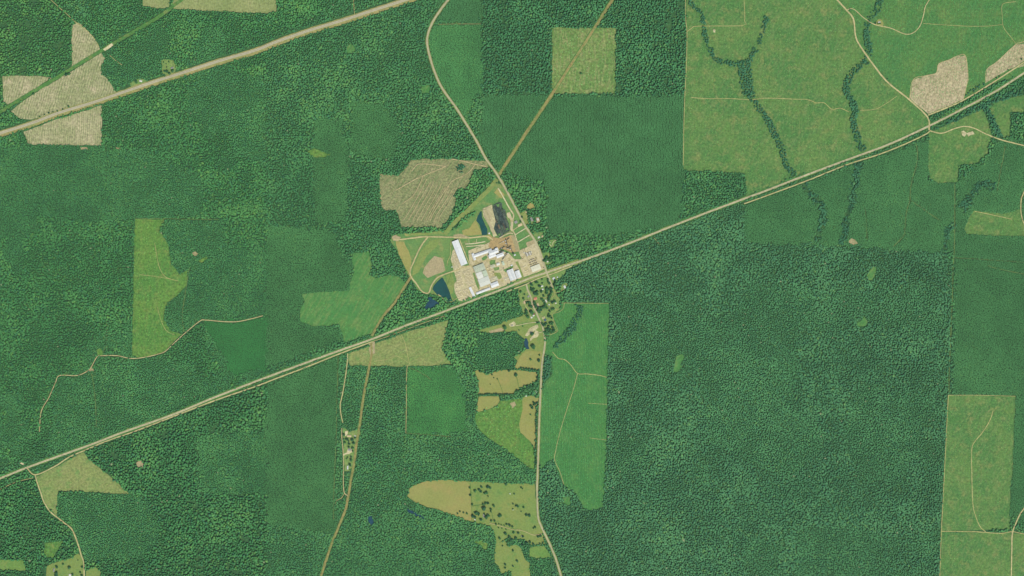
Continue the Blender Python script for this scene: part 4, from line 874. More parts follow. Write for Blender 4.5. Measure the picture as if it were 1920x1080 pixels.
# ---- low brush and saplings on the open fields
def inside(poly, X, Y):
    P = np.array(push(poly), float); x1, y1 = P[:, 0], P[:, 1]; x2, y2 = np.roll(x1, -1), np.roll(y1, -1)
    r = np.zeros(len(X), bool)
    for i in range(len(P)):
        c = (y1[i] > Y) != (y2[i] > Y)
        if not c.any() or y1[i] == y2[i]: continue
        r ^= c & (X < (x2[i] - x1[i]) * (Y - y1[i]) / (y2[i] - y1[i] + 1e-12) + x1[i])
    return r
def brush(name, label, poly, dx, dy, keep, rad, hgt, c, vary=0.22, jit=0.3, z=0.9):
    global total
    X, Y = lattice(dx, dy, jit, False)
    P = np.array(push(poly)); k = (X > P[:, 0].min()) & (X < P[:, 0].max()) & (Y > P[:, 1].min()) & (Y < P[:, 1].max())
    X, Y = X[k], Y[k]
    k = inside(poly, X, Y) & (cover_at(X, Y) == 0) & (rng.uniform(0, 1, len(X)) < keep * (1 + 0.9 * value_noise(X, Y, 14, 900)))
    X, Y = X[k], Y[k]; n = len(X); total += n
    r = rng.uniform(*rad, n); h = rng.uniform(*hgt, n)
    col = np.array(lin(c))[None, :] * np.clip(1 + vary * rng.normal(0, 1, n), .4, 1.7)[:, None]
    scatter(name, label, 'brush', 'brush', X, Y, r, h, col * G_TREE, z)
brush('saplings', 'low saplings speckling the olive field', NEF, 9, 6, 0.40, (0.9, 1.7), (0.8, 1.8), (92, 138, 70))
brush('saplings', 'low saplings in rows on the green young field', [(1570, 0), (1920, 0), (1920, 108), (1860, 155), (1744, 213), (1640, 124), (1607, 76)], 7, 4, 0.50, (1.0, 1.9), (1.0, 2.2), (72, 128, 66))
brush('saplings', 'rows of saplings on the bright row plantation', [(1053, 569), (1141, 570), (1132, 948), (1096, 952), (1058, 908), (1014, 878), (1016, 750), (1036, 700), (1024, 660), (1046, 620), (1040, 600)], 8, 3.2, 0.6, (0.9, 1.7), (0.9, 2.0), (66, 130, 68), jit=0.2)
brush('bushes', 'scattered bushes on the yellowish western scrub field', [(253, 411), (310, 412), (322, 495), (350, 530), (310, 600), (340, 627), (262, 671), (248, 668)], 9, 9, 0.4, (1.0, 2.4), (1.0, 2.6), (86, 132, 62), jit=.45)
brush('bushes', 'scattered bushes on the square scrub field', [(1036, 52), (1154, 53), (1154, 175), (1040, 176)], 9, 9, 0.35, (1.0, 2.2), (1.0, 2.4), (100, 140, 76), jit=.45)
brush('bushes', 'scattered bushes on the tapering scrub field', [(891, 775), (937, 752), (978, 746), (974, 811), (1001, 844), (1003, 884), (948, 842), (902, 809)], 8, 8, 0.4, (1.0, 2.6), (1.0, 2.8), (90, 138, 66), jit=.45)
brush('bushes', 'scattered bushes on the tan scrub by railway', [(652, 664), (840, 600), (829, 655), (847, 683), (690, 686)], 9, 9, 0.25, (0.8, 1.8), (0.8, 1.8), (104, 140, 76), jit=.45)
brush('bushes', 'scattered bushes on the wide green meadow', [(563, 605), (565, 552), (662, 475), (692, 473), (757, 535), (697, 625), (645, 642), (635, 610)], 9, 9, 0.22, (0.8, 1.8), (0.8, 1.8), (76, 134, 70), jit=.45)
brush('bushes', 'scattered slash and sprouts on the brown clear-cut', [(712, 326), (771, 301), (914, 302), (882, 334), (848, 401), (827, 427), (753, 425), (714, 379)], 7, 7, 0.40, (0.7, 1.6), (0.5, 1.2), (104, 124, 76), jit=.45)
brush('saplings', 'low saplings on the tall olive field', [(1778, 741), (1904, 743), (1893, 992), (1766, 996)], 6, 8, 0.45, (0.8, 1.6), (0.8, 1.8), (92, 138, 70))
brush('saplings', 'low saplings on the olive field below the cross track', [(1765, 998), (1920, 1003), (1920, 1080), (1762, 1080)], 7, 7, 0.40, (0.8, 1.6), (0.8, 1.8), (92, 138, 70))
brush('saplings', 'low saplings on the olive field by the dirt bend', [(1742, 250), (1842, 204), (1860, 250), (1852, 290), (1798, 310), (1795, 342), (1745, 335)], 8, 7, 0.45, (0.8, 1.8), (0.8, 2), (86, 134, 68))
brush('saplings', 'low saplings on the hemmed-in olive field', [(1825, 395), (1914, 392), (1920, 443), (1812, 439)], 7, 7, 0.4, (0.8, 1.6), (0.8, 1.8), (86, 134, 68))
print('scattered plants', total)

# ------------------------------------------------------------------ single trees in pastures, gardens and hedgerows
CROWNS = [tree_mesh('crown', 'broadleaf', 90, 700 + k * 17, 'crown', 'tree_leaves') for k in range(5)]
TRUNKS = [tree_mesh('trunk', 'broadleaf', 10, 800 + k * 17, 'trunk') for k in range(3)]
HOUSES = [
 (997.2, 411.2, 7, 4, -70, 'roof_slate', 'grey-roofed house hidden in trees across from mill'), (1008.4, 411.4, 4, 3, -70, 'roof_pale', 'pale-roofed house deep in the trees by mill'),
 (987.2, 397.2, 3.4, 3, 20, 'roof_tan', 'small tan house on the grassy lot'), (1010.4, 445, 3.6, 2.6, 25, 'roof_pale', 'pale house on the green lot east of county road'),
 (1017.4, 443, 3.6, 3, 25, 'roof_tan', 'tan house under trees on the green lot'), (1030.4, 455, 2.2, 1.8, 60, 'roof_white', 'white shack at the forked drive'),
 (1021.7, 464.6, 2.6, 1.8, 70, 'roof_white', 'white shack among trees by county road'), (1026.6, 490.4, 2.6, 2, 20, 'roof_pale', 'pale shack on the weedy lots'),
 (1038.4, 522.7, 4.6, 3.8, -65, 'roof_white', 'bright white house at the level crossing'), (1045.2, 519.6, 1.8, 1.6, 20, 'roof_white', 'white shed next to the level crossing house'),
 (1058.9, 537.9, 4.8, 3.2, -65, 'roof_white', 'white house alone in its oval garden'), (1003.8, 559.8, 5.8, 4, 15, 'roof_red', 'salmon red roofed house on the village road'),
 (1008.6, 571.2, 5, 2.6, -70, 'roof_tan', 'pinkish long house below the red roof'), (1008.9, 575.8, 2, 1.6, -70, 'roof_white', 'tiny white shed below the red roof'),
 (996.7, 595.2, 3, 2, 20, 'roof_white', 'white trailer at the back lane end'), (1001.8, 589, 3, 2, 60, 'roof_maroon', 'maroon roofed shed by the back lane'),
 (1000.4, 591.6, 2.8, 2.4, 30, 'roof_pale', 'pale house beside the maroon shed'), (1022, 600, 3.6, 3, -80, 'roof_blue', 'blue roofed house east of the village road'),
 (1024, 564.5, 5, 1.8, -62, 'roof_pale', 'long pale trailer in the eastern village'), (983.2, 567, 4, 3, -75, 'roof_tan', 'tan house on the western side lane'),
 (990.6, 555.8, 3.4, 2.6, 70, 'roof_slate', 'grey house west of the village road'), (1029.4, 571.2, 1.6, 1.6, 0, 'roof_white', 'tiny white shed in the eastern garden'),
 (1042, 568.4, 2.2, 1.8, 20, 'roof_pale', 'pale shed at the garden edge'), (1016.5, 536.5, 3.4, 2.2, 20, 'roof_pale', 'pale cottage in the northern village'),
 (1000.4, 574, 2.4, 2, 30, 'roof_tan', 'tan shed behind village trees'), (1017.5, 542.4, 2.4, 1.8, 10, 'roof_white', 'white shed in the northern village'),
 (1006.2, 734.6, 2.6, 1.8, 40, 'roof_white', 'white roadside farmhouse above the narrow pasture'), (1004, 732.2, 3.6, 2.4, 5, 'roof_tan', 'tan roof next to the white roadside farmhouse'),
 (986.5, 742.2, 2.2, 1.8, 10, 'roof_pale', 'pale barn in the hedgerow clump'), (654.8, 817.6, 7.6, 3.2, -3, 'roof_tan', 'cream long house of the upper homestead'),
 (665.8, 817.3, 3.2, 1.2, -5, 'roof_pale', 'pale trailer behind the cream long house'), (655.6, 843.2, 4.6, 4, -10, 'roof_slate', 'greyish house of the middle homestead'),
 (651.9, 876.6, 6.4, 2, 88, 'roof_white', 'white trailer of the lowest homestead'), (101, 1068.7, 6, 2, 88, 'roof_slate', 'long grey shed on the farm lawn'),
 (131.5, 1078, 4, 3, 0, 'roof_pale', 'pale farmhouse at the lawn foot'), (264.2, 152, 5, 2.8, -20, 'roof_pale', 'pale house beside the northern highway'),
 (323, 127.2, 5, 2.6, 18, 'roof_slate', 'grey house in the square highway garden'), (1648.6, 41.5, 3.6, 1.4, 0, 'roof_white', 'small white house by the field creek'),
 (907.5, 966.8, 6.4, 2.8, -75, 'roof_slate', 'grey farmhouse among the farmstead trees'), (890.4, 974.2, 2.4, 1.2, -35, 'roof_white', 'small white shed west of the grey farmhouse'),
 (962, 955.4, 2.2, 1.8, 10, 'roof_sage', 'sage shelter in the tree-dotted pasture'), (956.5, 925.6, 2.4, 1.6, -30, 'roof_sage', 'little shelter in the upper green pasture'),
 (979.6, 1005.2, 4.4, 1.8, -5, 'roof_slate', 'grey house south of the farm drive'), (960.5, 609.8, 2.4, 2, 15, 'roof_slate', 'grey shed at the end of the straight drive'),
]
ntree = [0]
def tree(x, y, r, label, group, h=None):
    i = ntree[0]; ntree[0] += 1
    h = h or (3.5 + r * U * 1.35)
    cx, cy = W(x, y)
    o = empty('tree', (cx, cy, 0.4), rnd.uniform(0, 6.28)); o.scale = (r * U * 1.12, r * U * 1.12, h)
    for nm, me in (('trunk', TRUNKS[i % 3]), ('crown', CROWNS[i % 5])):
        link(bpy.data.objects.new(nm, me), o)
    tag(o, label, 'tree', None, group)
def by_house(x, y, size):
    d, h = min((math.hypot(x - q[0], y - q[1]), q[6]) for q in HOUSES)
    words = h.split()[:11]
    rel = 'right beside' if d < 4.5 else 'near' if d < 9 else 'some way off'
    return ' '.join([w for w in (size.strip() + ' tree ' + rel + ' the').split()] + words)
def trees(pts, ox, oy, sc, label, group, r=2.0):
    r = r * 1.2
    for p in pts:
        rr = p[2] if len(p) > 2 else r * rnd.uniform(.75, 1.2)
        size = 'large spreading ' if rr >= 3.0 else 'broad ' if rr >= 2.5 else '' if rr >= 1.9 else 'small ' if rr >= 1.5 else 'very small '
        lb = (size + label).strip()
        if any(w in label for w in ('village houses', 'shading the southern', 'tree-dotted', 'farm drive', 'village pasture', 'farm lawn', 'weedy lots', 'homestead')): lb = by_house(ox + p[0] / sc, oy + p[1] / sc, size or 'mid-sized'); gp = 'trees: ' + lb
        else: gp = group + ': ' + (size or 'middling')
        tree(ox + p[0] / sc, oy + p[1] / sc, rr * 0.98, lb, gp)
S = 4.571
trees([(643, 157), (648, 220), (665, 300), (540, 378), (560, 360), (590, 370), (620, 378)], 740, 880, S, 'round tree on the fence line beside the oval pasture', 'fence line trees by the oval pasture', 1.8)
trees([(745, 150, 2.4), (725, 175, 2.6), (740, 190), (800, 150, 3), (818, 158, 2.6), (790, 200), (775, 205), (802, 230, 1.4), (690, 185, 2.8), (953, 127, 2.6), (1085, 155, 1.8), (1095, 165, 1.4), (1025, 210, 1.6), (905, 395, 3.4), (890, 400, 2), (1015, 295, 1.6), (1055, 315, 2.4), (1040, 312, 1.8), (1105, 325, 1.9), (1015, 340, 1.4), (1085, 362, 1.2), (1130, 390, 2.6), (1155, 395, 2.8)], 740, 880, S, 'green tree standing alone in the tree-dotted pasture', 'trees dotting the green pasture')
trees([(760, 300), (780, 290), (800, 290, 2.4), (850, 312, 2.6), (765, 335, 4.2), (825, 340, 2.2), (825, 360, 1.8), (700, 375, 3.6), (670, 400, 3.2), (720, 382, 3), (740, 430, 2.6), (785, 410, 3.6), (803, 395, 3.0), (770, 382, 1.8), (830, 440, 2.2), (858, 440, 2), (870, 470, 2), (690, 410, 2.6)], 740, 880, S, 'dark tree shading the southern farmstead', 'trees around the southern farmstead')
trees([(895, 468, 1.2), (915, 475, 1.2), (940, 480, 1.3), (960, 470, 2), (985, 478, 2.6), (1010, 490, 2), (890, 500, 1.2), (920, 505, 1.2), (955, 515, 1.2), (950, 550, 3), (900, 590, 2.4), (985, 580, 3), (1020, 540, 2.2), (1060, 545, 2.4), (1100, 575, 2.2), (970, 620, 2.6), (1000, 600, 3), (1040, 590, 3), (1230, 575, 2.6), (1252, 570, 2.4), (1205, 495, 2.2), (1190, 503, 1.6), (1130, 630, 3), (1160, 622, 2.6), (1190, 640, 2.4), (1100, 650, 3), (1245, 635, 1.6), (1270, 628, 1.6)], 740, 880, S, 'leafy tree along the winding farm drive', 'trees along the farm drive')
trees([(925, 655, 1.5), (1015, 695, 2), (948, 815, 2.2), (948, 845, 2), (1050, 785, 2.4), (1015, 828, 1.8), (970, 650, 2)], 740, 880, S, 'round tree in the small sloping pasture', 'trees in the sloping pasture')
trees([(1040, 105, 3.4), (980, 70, 2.2), (735, 75, 2.6), (850, 130, 1.2), (835, 102, 1.6), (820, 185, 1.0), (1165, 445, 1.6), (880, 140, 1.2)], 740, 680, S, 'lone tree in the dry tan pasture', 'lone trees in the dry pasture')
trees([(1085, 45), (1105, 48), (1130, 50), (1155, 54), (1180, 58), (1205, 62), (1228, 66)], 740, 680, S, 'tree in the hedgerow topping the dry pasture', 'upper hedgerow trees', 1.9)
trees([(720 + i * 19, 272 + rnd.uniform(-5, 5) + i * 0.5) for i in range(17)], 740, 680, S, 'tree in the long hedgerow between two tan paddocks', 'long hedgerow trees', 1.9)
trees([(1060 + rnd.uniform(-10, 10) + i * 16, 255 - i * 7 + rnd.uniform(-14, 14)) for i in range(10)], 740, 680, S, 'tree in the clump beside the roadside farmhouse', 'clump by the roadside farmhouse', 2.6)
trees([(1212 + rnd.uniform(-4, 4), 380 + i * 18.5) for i in range(30)], 740, 680, S, 'tree in the hedge lining the village road', 'roadside hedge trees', 1.45)
trees([(1170, 370), (1190, 340), (1203, 352), (1180, 385), (1195, 362), (1222, 345), (1225, 130), (1222, 90), (1218, 160)], 740, 680, S, 'tree in the little grove at the pasture gate', 'gate grove trees', 2.0)
trees([(960, 540, 4.6), (930, 683, 2.2), (1022, 695, 3.2), (1030, 635, 1.8), (640, 325, 4.0), (945, 395, 3.6), (1005, 270, 2), (840, 310, 1.2), (800, 355, 1.2)], 840, 560, 6.0, 'single round tree in the village pasture', 'single trees in the village pasture')
trees([(1120, 170, 2.4), (1180, 220, 2.8), (1290, 160, 2.6), (1250, 220, 2.4), (1480, 150, 2.8), (1580, 120, 2.6), (1560, 200, 2.4), (1410, 290, 2.4), (1290, 430, 2.6), (1400, 400, 3), (1500, 460, 3), (1600, 350, 2.6), (1650, 440, 2.4), (1280, 570, 3), (1400, 560, 3), (1540, 560, 2.6), (1620, 500, 2.6), (1340, 490, 3)], 970, 600, 24, 'leafy tree in the grove below the blue roof', 'grove below the blue-roofed house')
trees([(620, 300, 2.8), (660, 340, 2.4), (830, 220, 2.2), (905, 225, 2.2), (1000, 400, 2.8), (1120, 265, 1.6), (1380, 100, 2.2), (1400, 200, 2.4), (1440, 270, 2.6), (150, 650, 2.4), (630, 490, 2.4), (660, 580, 3), (740, 530, 2.6), (800, 720, 3.8), (880, 760, 3), (900, 640, 2.6), (1080, 640, 2.6), (1320, 520, 3), (1330, 620, 3), (1330, 700, 2.8), (1340, 450, 2), (1420, 540, 2.4), (1530, 500, 3), (1540, 650, 3), (280, 960, 2.2), (1440, 880, 3.2), (1400, 960, 2.4), (1110, 990, 2.8), (40, 990, 3), (330, 770, 1.6), (1120, 90, 1.8), (1500, 780, 2.6), (1180, 830, 2.2), (1700, 140, 2.6), (1720, 260, 3), (1660, 340, 2.6)], 970, 520, 24, 'garden tree between the northern village houses', 'garden trees in the northern village')
trees([(420, 180, 2.2), (520, 150, 2.4), (560, 220, 2.4), (580, 330, 3), (640, 370, 2.6), (770, 170, 2.8), (800, 270, 2.8), (830, 370, 2.6), (640, 610, 4.0), (470, 820, 3.4), (980, 430, 3.4), (960, 540, 3.6), (1060, 510, 3), (1090, 420, 2.6), (1000, 610, 2.6), (1170, 390, 3), (1270, 280, 2.8), (1240, 360, 2.6), (1330, 420, 2.8), (1580, 170, 3), (1690, 110, 2.6), (1560, 480, 2.6), (1640, 450, 2.2), (1460, 560, 2.2), (1420, 700, 2.2), (1400, 800, 2.4), (1480, 790, 2.2), (1550, 880, 1.8), (400, 540, 3), (420, 640, 2.8), (350, 690, 2.2), (1250, 220, 2.4), (1180, 120, 2.4), (1420, 80, 2.6)], 970, 560, 24, 'garden tree between the southern village houses', 'garden trees in the southern village')
trees([(840, 600, 2.6), (960, 800, 2.6), (1010, 820, 2.2), (1220, 830, 3), (1345, 735, 2), (890, 950, 2), (1060, 890, 1.6), (1280, 970, 2.6), (1080, 1010, 2.2)], 610, 790, 24, 'round tree in the upper homestead garden', 'upper homestead trees')
trees([(1235, 120, 2.6), (1235, 260, 1.8), (1170, 520, 2), (1165, 660, 2.8), (1120, 880, 2.8), (960, 600, 1.4), (1010, 540, 1.4), (1060, 70, 2)], 610, 835, 24, 'round tree in the lower homestead garden', 'lower homestead trees')
trees([(470, 750, 2.8), (675, 655, 2), (880, 770, 3), (1160, 530, 1), (1300, 750, 2.2), (1240, 925, 1.8), (460, 960, 3.6), (460, 1030, 3.4), (990, 1000, 2.6), (1290, 1030, 2.4)], 80, 1020, 17.45, 'dark round tree on the farm lawn', 'trees on the farm lawn')
trees([(75, 219, 1.6), (84, 215, 1.3), (92, 212, 1.8), (100, 210, 1.4), (108, 208, 1.6), (118, 205, 1.6), (129, 200, 2.2)], 0, 0, 1, 'tree in the roadside row under the striped clear-cut', 'roadside row by the clear-cut')
trees([(125, 140, 3.0), (130, 139, 3.0), (63, 176, 2.4)], 0, 0, 1, 'dark tree left standing on the green strip', 'trees on the green strip')
trees([(1868, 146, 1.6), (1873, 143, 1.4), (1915, 111, 1.8), (1890, 131, 1.2)], 0, 0, 1, 'tree beside the bare clear-cut along the railway', 'trees by the bare clear-cut')
trees([(1090, 138, 2.2)], 0, 0, 1, 'lone dark tree in the square scrub field', 'lone tree in scrub')
trees([(962.2, 474.8, 2.0)], 0, 0, 1, 'dark round tree beside the white mill hut', 'mill yard tree')
trees([(307, 117, 1.3), (312, 120, 1), (317, 116, 1.6), (313, 126, 1.2), (256, 154, 3), (310, 134, 2.4), (314, 134, 2.6), (324, 133, 3.2), (318, 138, 2.6), (309, 142, 2.4)], 0, 0, 1, 'tree in the highway-side garden', 'highway garden trees')
trees([(1641.5, 43.5, 1.7), (1646, 44.5, 1.5), (1650, 44, 1.6)], 0, 0, 1, 'tree before the small white house by the creek', 'creek house trees')
trees([(943, 392, 1.2), (931, 343, 1.4), (979, 407, 2), (976, 415, 1.6), (992, 395, 3), (990, 401, 2.6), (1003, 404, 2.8), (1002, 412, 2.6)], 0, 0, 1, 'tree by the houses across from the log decks', 'trees by the mill houses')
trees([(1018 + rnd.uniform(0, 20), 468 + rnd.uniform(0, 28)) for i in range(16)], 0, 0, 1, 'tree on the weedy lots along the county road', 'trees on the weedy lots', 2.2)
print('single trees', ntree[0])

# ------------------------------------------------------------------ buildings
def box(V, Fc, x0, x1, y0, y1, z0, z1):
    b = len(V)
    V += [(x0, y0, z0), (x1, y0, z0), (x1, y1, z0), (x0, y1, z0), (x0, y0, z1), (x1, y0, z1), (x1, y1, z1), (x0, y1, z1)]
    Fc += [tuple(b + i for i in f) for f in ((0, 3, 2, 1), (4, 5, 6, 7), (0, 1, 5, 4), (1, 2, 6, 5), (2, 3, 7, 6), (3, 0, 4, 7))]
def boxes(name, lst, mat, parent):
    V, Fc = [], []
    for b in lst: box(V, Fc, *b)
    return mesh_obj(name, V, Fc, MATS[mat], parent)
def building(name, label, cat, x, y, L, Wd, ang, h=6.0, rise=2.0, roof='roof_white', wall='wall_metal', gables=1, doors=2, group=None, z=1.6, windows=0, chimney=False):
    """long axis along ang (degrees, east = 0); L and Wd in grid units; gable ridges run along the long axis"""
    L *= U; Wd *= U
    o = empty(name, (*W(x, y), 0.0), math.radians(ang)); tag(o, label, cat, None, group)
    gw = Wd / gables
    for g in range(gables):
        yc = -Wd / 2 + gw * (g + 0.5); y0, y1 = yc - gw / 2, yc + gw / 2
        V = [(-L / 2, y0, 0), (L / 2, y0, 0), (L / 2, y1, 0), (-L / 2, y1, 0), (-L / 2, y0, h), (L / 2, y0, h), (L / 2, y1, h), (-L / 2, y1, h), (-L / 2, yc, h + rise - .05), (L / 2, yc, h + rise - .05)]
        Fc = [(0, 1, 5, 4), (2, 3, 7, 6), (1, 2, 6, 9, 5), (3, 0, 4, 8, 7), (4, 5, 9, 8), (6, 7, 8, 9)]
        mesh_obj('wall', V, Fc, MATS[wall], o)
        ov = 0.5; t = 0.18
        for sgn in (-1, 1):
            ex = ov if (gables == 1 or (g == 0 and sgn < 0) or (g == gables - 1 and sgn > 0)) else -0.02
            ye = yc + sgn * (gw / 2 + ex); ze = h - rise * ex / (gw / 2)
            yr = yc + sgn * 0.02
            V = [(-L / 2 - ov, yr, h + rise), (L / 2 + ov, yr, h + rise), (L / 2 + ov, ye, ze), (-L / 2 - ov, ye, ze)]
            V += [(p[0], p[1], p[2] + t) for p in V]
            Fc = [(0, 1, 2, 3), (7, 6, 5, 4), (0, 4, 5, 1), (1, 5, 6, 2), (2, 6, 7, 3), (3, 7, 4, 0)]
            mesh_obj('roof_slope', V, Fc, MATS[roof], o)
        boxes('ridge_cap', [(-L / 2 - ov, L / 2 + ov, yc - .25, yc + .25, h + rise + t * .7, h + rise + t + .12)], roof, o)
    if L > 22 and h > 4:
        for g in range(gables):
            yc = -Wd / 2 + gw * (g + 0.5)
            for k in range(int(L // 12)):
                xv = -L / 2 + L * (k + .5) / int(L // 12)
                boxes('roof_vent', [(xv - 1.0, xv + 1.0, yc - .55, yc + .55, h + rise + .25, h + rise + .95)], 'wall_metal', o)
    for k in range(doors):
        s = -1 if k % 2 else 1
        dw = min(2.4 if h > 4 else 0.55, gw * .3); dh = min(h * .8, 4.5)
        yc = -Wd / 2 + gw * ((k // 2 % gables) + 0.5)
        xe = s * L / 2
        boxes('door', [(min(xe - .05, xe + s * .08), max(xe - .05, xe + s * .08) , yc - dw, yc + dw, 0, dh)], 'door_grey', o)
    for k in range(windows):
        xw = -L / 2 + L * (k + .5) / windows
        for s in (-1, 1): boxes('window', [(xw - .6, xw + .6, s * Wd / 2 - .06, s * Wd / 2 + .06, 1.0, 2.2)], 'glass', o)
    if chimney: boxes('chimney', [(L * .2 - .4, L * .2 + .4, -.5, .3, h, h + rise + 1.2)], 'roof_maroon', o)
    return o
A = 21.4
building('warehouse', 'very long white shed beside the western board stacks', 'shed', 861.9, 473.8, 48, 12.2, A - 90, 8, 2.4)
building('kiln_building', 'long narrow white-roofed wing leading into the sawmill', 'mill building', 905.5, 474.3, 35, 5.6, 19.5, 7, 2.6)
building('kiln_building', 'short white cross wing at the end of the sawmill wing', 'mill building', 888.4, 481.6, 13, 4.0, -69, 6, 1.4)
building('sawmill', 'large white sawmill hall nearest the sawdust yard', 'mill building', 925.5, 472.6, 18, 7.5, A, 10, 3.2)
building('sawmill', 'stepped lower white hall on the south of sawmill', 'mill building', 923.0, 479.6, 13.5, 6.4, A, 8, 1.5)
building('sawmill', 'white sawmill annex at its eastern end', 'mill building', 937.6, 478.8, 14, 6.4, A, 8, 1.7)
building('sawmill', 'small white hood on the sawmill north side', 'mill building', 931.0, 467.0, 5.0, 4.0, A, 11, 1.2, doors=0)
building('planer_shed', 'mottled grey shed at the head of the grey shed row', 'shed', 898.9, 502.6, 20.2, 12, A, 8, 1.0, 'roof_mottled')
building('planer_shed', 'pale square shed in the grey shed row', 'shed', 899.5, 516.4, 11.2, 12, A, 7, 0.9, 'roof_pale')
building('planer_shed', 'darker small shed in the grey shed row', 'shed', 909.6, 512.8, 8.0, 11.6, A, 6.2, 0.8, 'roof_sage')
building('planer_shed', 'wide light grey shed closing the grey shed row', 'shed', 908.3, 528.0, 20.6, 14.5, A, 8, 1.2, 'roof_grey')
building('storage_shed', 'compact white gabled shed south of grey sheds', 'shed', 927.4, 533.6, 14.5, 8.6, A, 6.5, 2.6)
building('storage_shed', 'low narrow white shed along the railway trees', 'shed', 906, 545.6, 27.5, 3.6, A, 5, 0.8)
building('storage_shed', 'narrow white shed at the foot of lumber yard', 'shed', 885.4, 548.0, 20, 4.2, -64.5, 5, 0.9)
building('truck_shop', 'twin-gabled bright white shed by the railway', 'shed', 959.2, 515.2, 20.5, 12, -69, 7, 3.2, gables=2)
building('truck_shop', 'single-gabled white shed beside the twin-gabled one', 'shed', 971.4, 514.2, 13.6, 8.8, -69, 6.5, 3.2)
building('shop_building', 'pale beige flat-roofed shop near the county road', 'shop', 1004.7, 502.6, 17.6, 10.2, A, 6, 0.6, 'roof_beige')
building('boiler_house', 'small white house in the mill yard centre', 'shed', 934, 495.2, 6, 4, A, 5, 1.0, 'roof_pale')
building('boiler_house', 'small sage-roofed shed in the mill yard centre', 'shed', 943.5, 493.8, 4.2, 7, A, 6, 1.0, 'roof_sage')
building('hut', 'tiny white hut on the grass north of twin sheds', 'hut', 959.3, 497.4, 3, 2, A, 3, .6, 'roof_white', doors=1)
building('hut', 'small white hut beside the dark mill tree', 'hut', 965.2, 478, 3, 2, A, 3, .6, 'roof_white', doors=1)
building('hut', 'little pale hut on the gravel near county road', 'hut', 995.5, 472.6, 3, 2.2, A, 3, .6, 'roof_beige', doors=1)
building('hut', 'tiny white pump hut between pond and pale logs', 'hut', 917.3, 437.6, 2.4, 2.2, A, 3, .5, 'roof_white', doors=1)
building('office', 'grey-roofed mill office beside the county road', 'office', 967.3, 416.6, 4.6, 5, -60, 3.6, 1.2, 'roof_slate', 'wall_white', windows=3)
building('office', 'tan flat-roofed mill office by the county road', 'office', 975, 421.8, 8, 4, 28, 3.6, .7, 'roof_tan', 'wall_white', windows=4)
for x, y, L_, W_, an, rf, lab in HOUSES:
    big = L_ * W_ > 9
    building('house' if big else 'shed', lab, 'house' if big else 'shed', x, y, L_, W_, an, 2.8, 1.3 if big else .7, rf, 'wall_white', doors=1, windows=3 if big else 0, chimney=big and rf in ('roof_slate', 'roof_red'))
# concrete pads
for x, y, L_, W_, lab in ((926.5, 523.5, 13, 8, 'grey concrete pad east of the grey sheds'), (950, 522.5, 8, 6, 'grey concrete pad left of the twin-gabled shed'), (1000, 489, 16, 7, 'pale concrete parking apron before the beige shop')):
    dx, dy = L_ / 2, W_ / 2; ca, sa = math.cos(math.radians(A)), math.sin(math.radians(A))
    sheet('concrete_pad', [(x + u * ca + v * sa, y - u * sa + v * ca) for u, v in ((-dx, -dy), (dx, -dy), (dx, dy), (-dx, dy))], 'gravel_yard' if lab[0] == 'p' else 'concrete', lab, 4, 0.05)

# ---- stacked sawn boards
def bundle_mesh(nm, ln, wd, ht):
    V, Fc = [], []
    for t in range(3):
        z0 = 0.15 + t * (ht / 3)
        box(V, Fc, -ln / 2 + .05 * t, ln / 2 - .04 * t, -wd / 2, wd / 2, z0, z0 + ht / 3 - .14)
        for s in (-.35, 0, .35): box(V, Fc, ln * s - .06, ln * s + .06, -wd / 2 + .05, wd / 2 - .05, z0 - .15, z0)
    me = bpy.data.meshes.new(nm); me.from_pydata(V, [], Fc); me.materials.append(MATS['lumber' if nm.endswith('a') else 'lumber_old']); me.update(); return me
BUN = [bundle_mesh('bundle_a', 5.2, 2.6, 2.4), bundle_mesh('bundle_b', 5.2, 2.6, 1.8), bundle_mesh('bundle_c', 5.2, 2.6, 2.9)]
BUN[2].materials[0] = MATS['lumber']
nst = 0
def stack_row(x, y, nb, ang, label, group):
    global nst
    nst += 1
    o = empty('lumber_stack', (*W(x, y), 1.8), math.radians(ang)); tag(o, label, 'lumber stack', None, group)
    for k in range(nb):
        if rnd.random() < .10: continue
        b = link(bpy.data.objects.new('board_bundle', rnd.choice(BUN)), o); b.location = ((k - (nb - 1) / 2) * 5.6, rnd.uniform(-.15, .15), 0)
def stack_block(p0, p1, n, width, label, group, nb):
    for i in range(n):
        if rnd.random() < .06: continue
        t = (i + .5) / n
        x = p0[0] + (p1[0] - p0[0]) * t; y = p0[1] + (p1[1] - p0[1]) * t
        stack_row(x + rnd.uniform(-.3, .3), y, nb, 19, label, group)
stack_block((853.5, 474), (858.5, 505), 13, 0, 'stack of pale sawn boards west of the very long shed', 'board stacks by the long shed', 4)
stack_block((858, 511), (864.5, 537), 11, 0, 'stack of pale sawn boards in the yard west of alley', 'board stacks west of the yard alley', 4)
stack_block((875, 507), (883.5, 536), 12, 0, 'stack of pale sawn boards facing the grey sheds', 'board stacks facing the grey sheds', 5)
stack_block((855.5, 530), (857.5, 541), 5, 0, 'stack of pale sawn boards at the yard western bulge', 'board stacks at the western bulge', 2)
stack_block((859, 546), (865, 561), 7, 0, 'stack of pale sawn boards in the lower yard by the pond bank', 'board stacks in lower yard by pond bank', 4)
stack_block((872, 542.5), (878, 558), 7, 0, 'stack of pale sawn boards in the lower yard by narrow shed', 'board stacks in lower yard by narrow shed', 4)
stack_block((886.5, 534), (889, 539), 3, 0, 'stack of pale sawn boards above the narrow shed', 'board stacks above the narrow shed', 4)

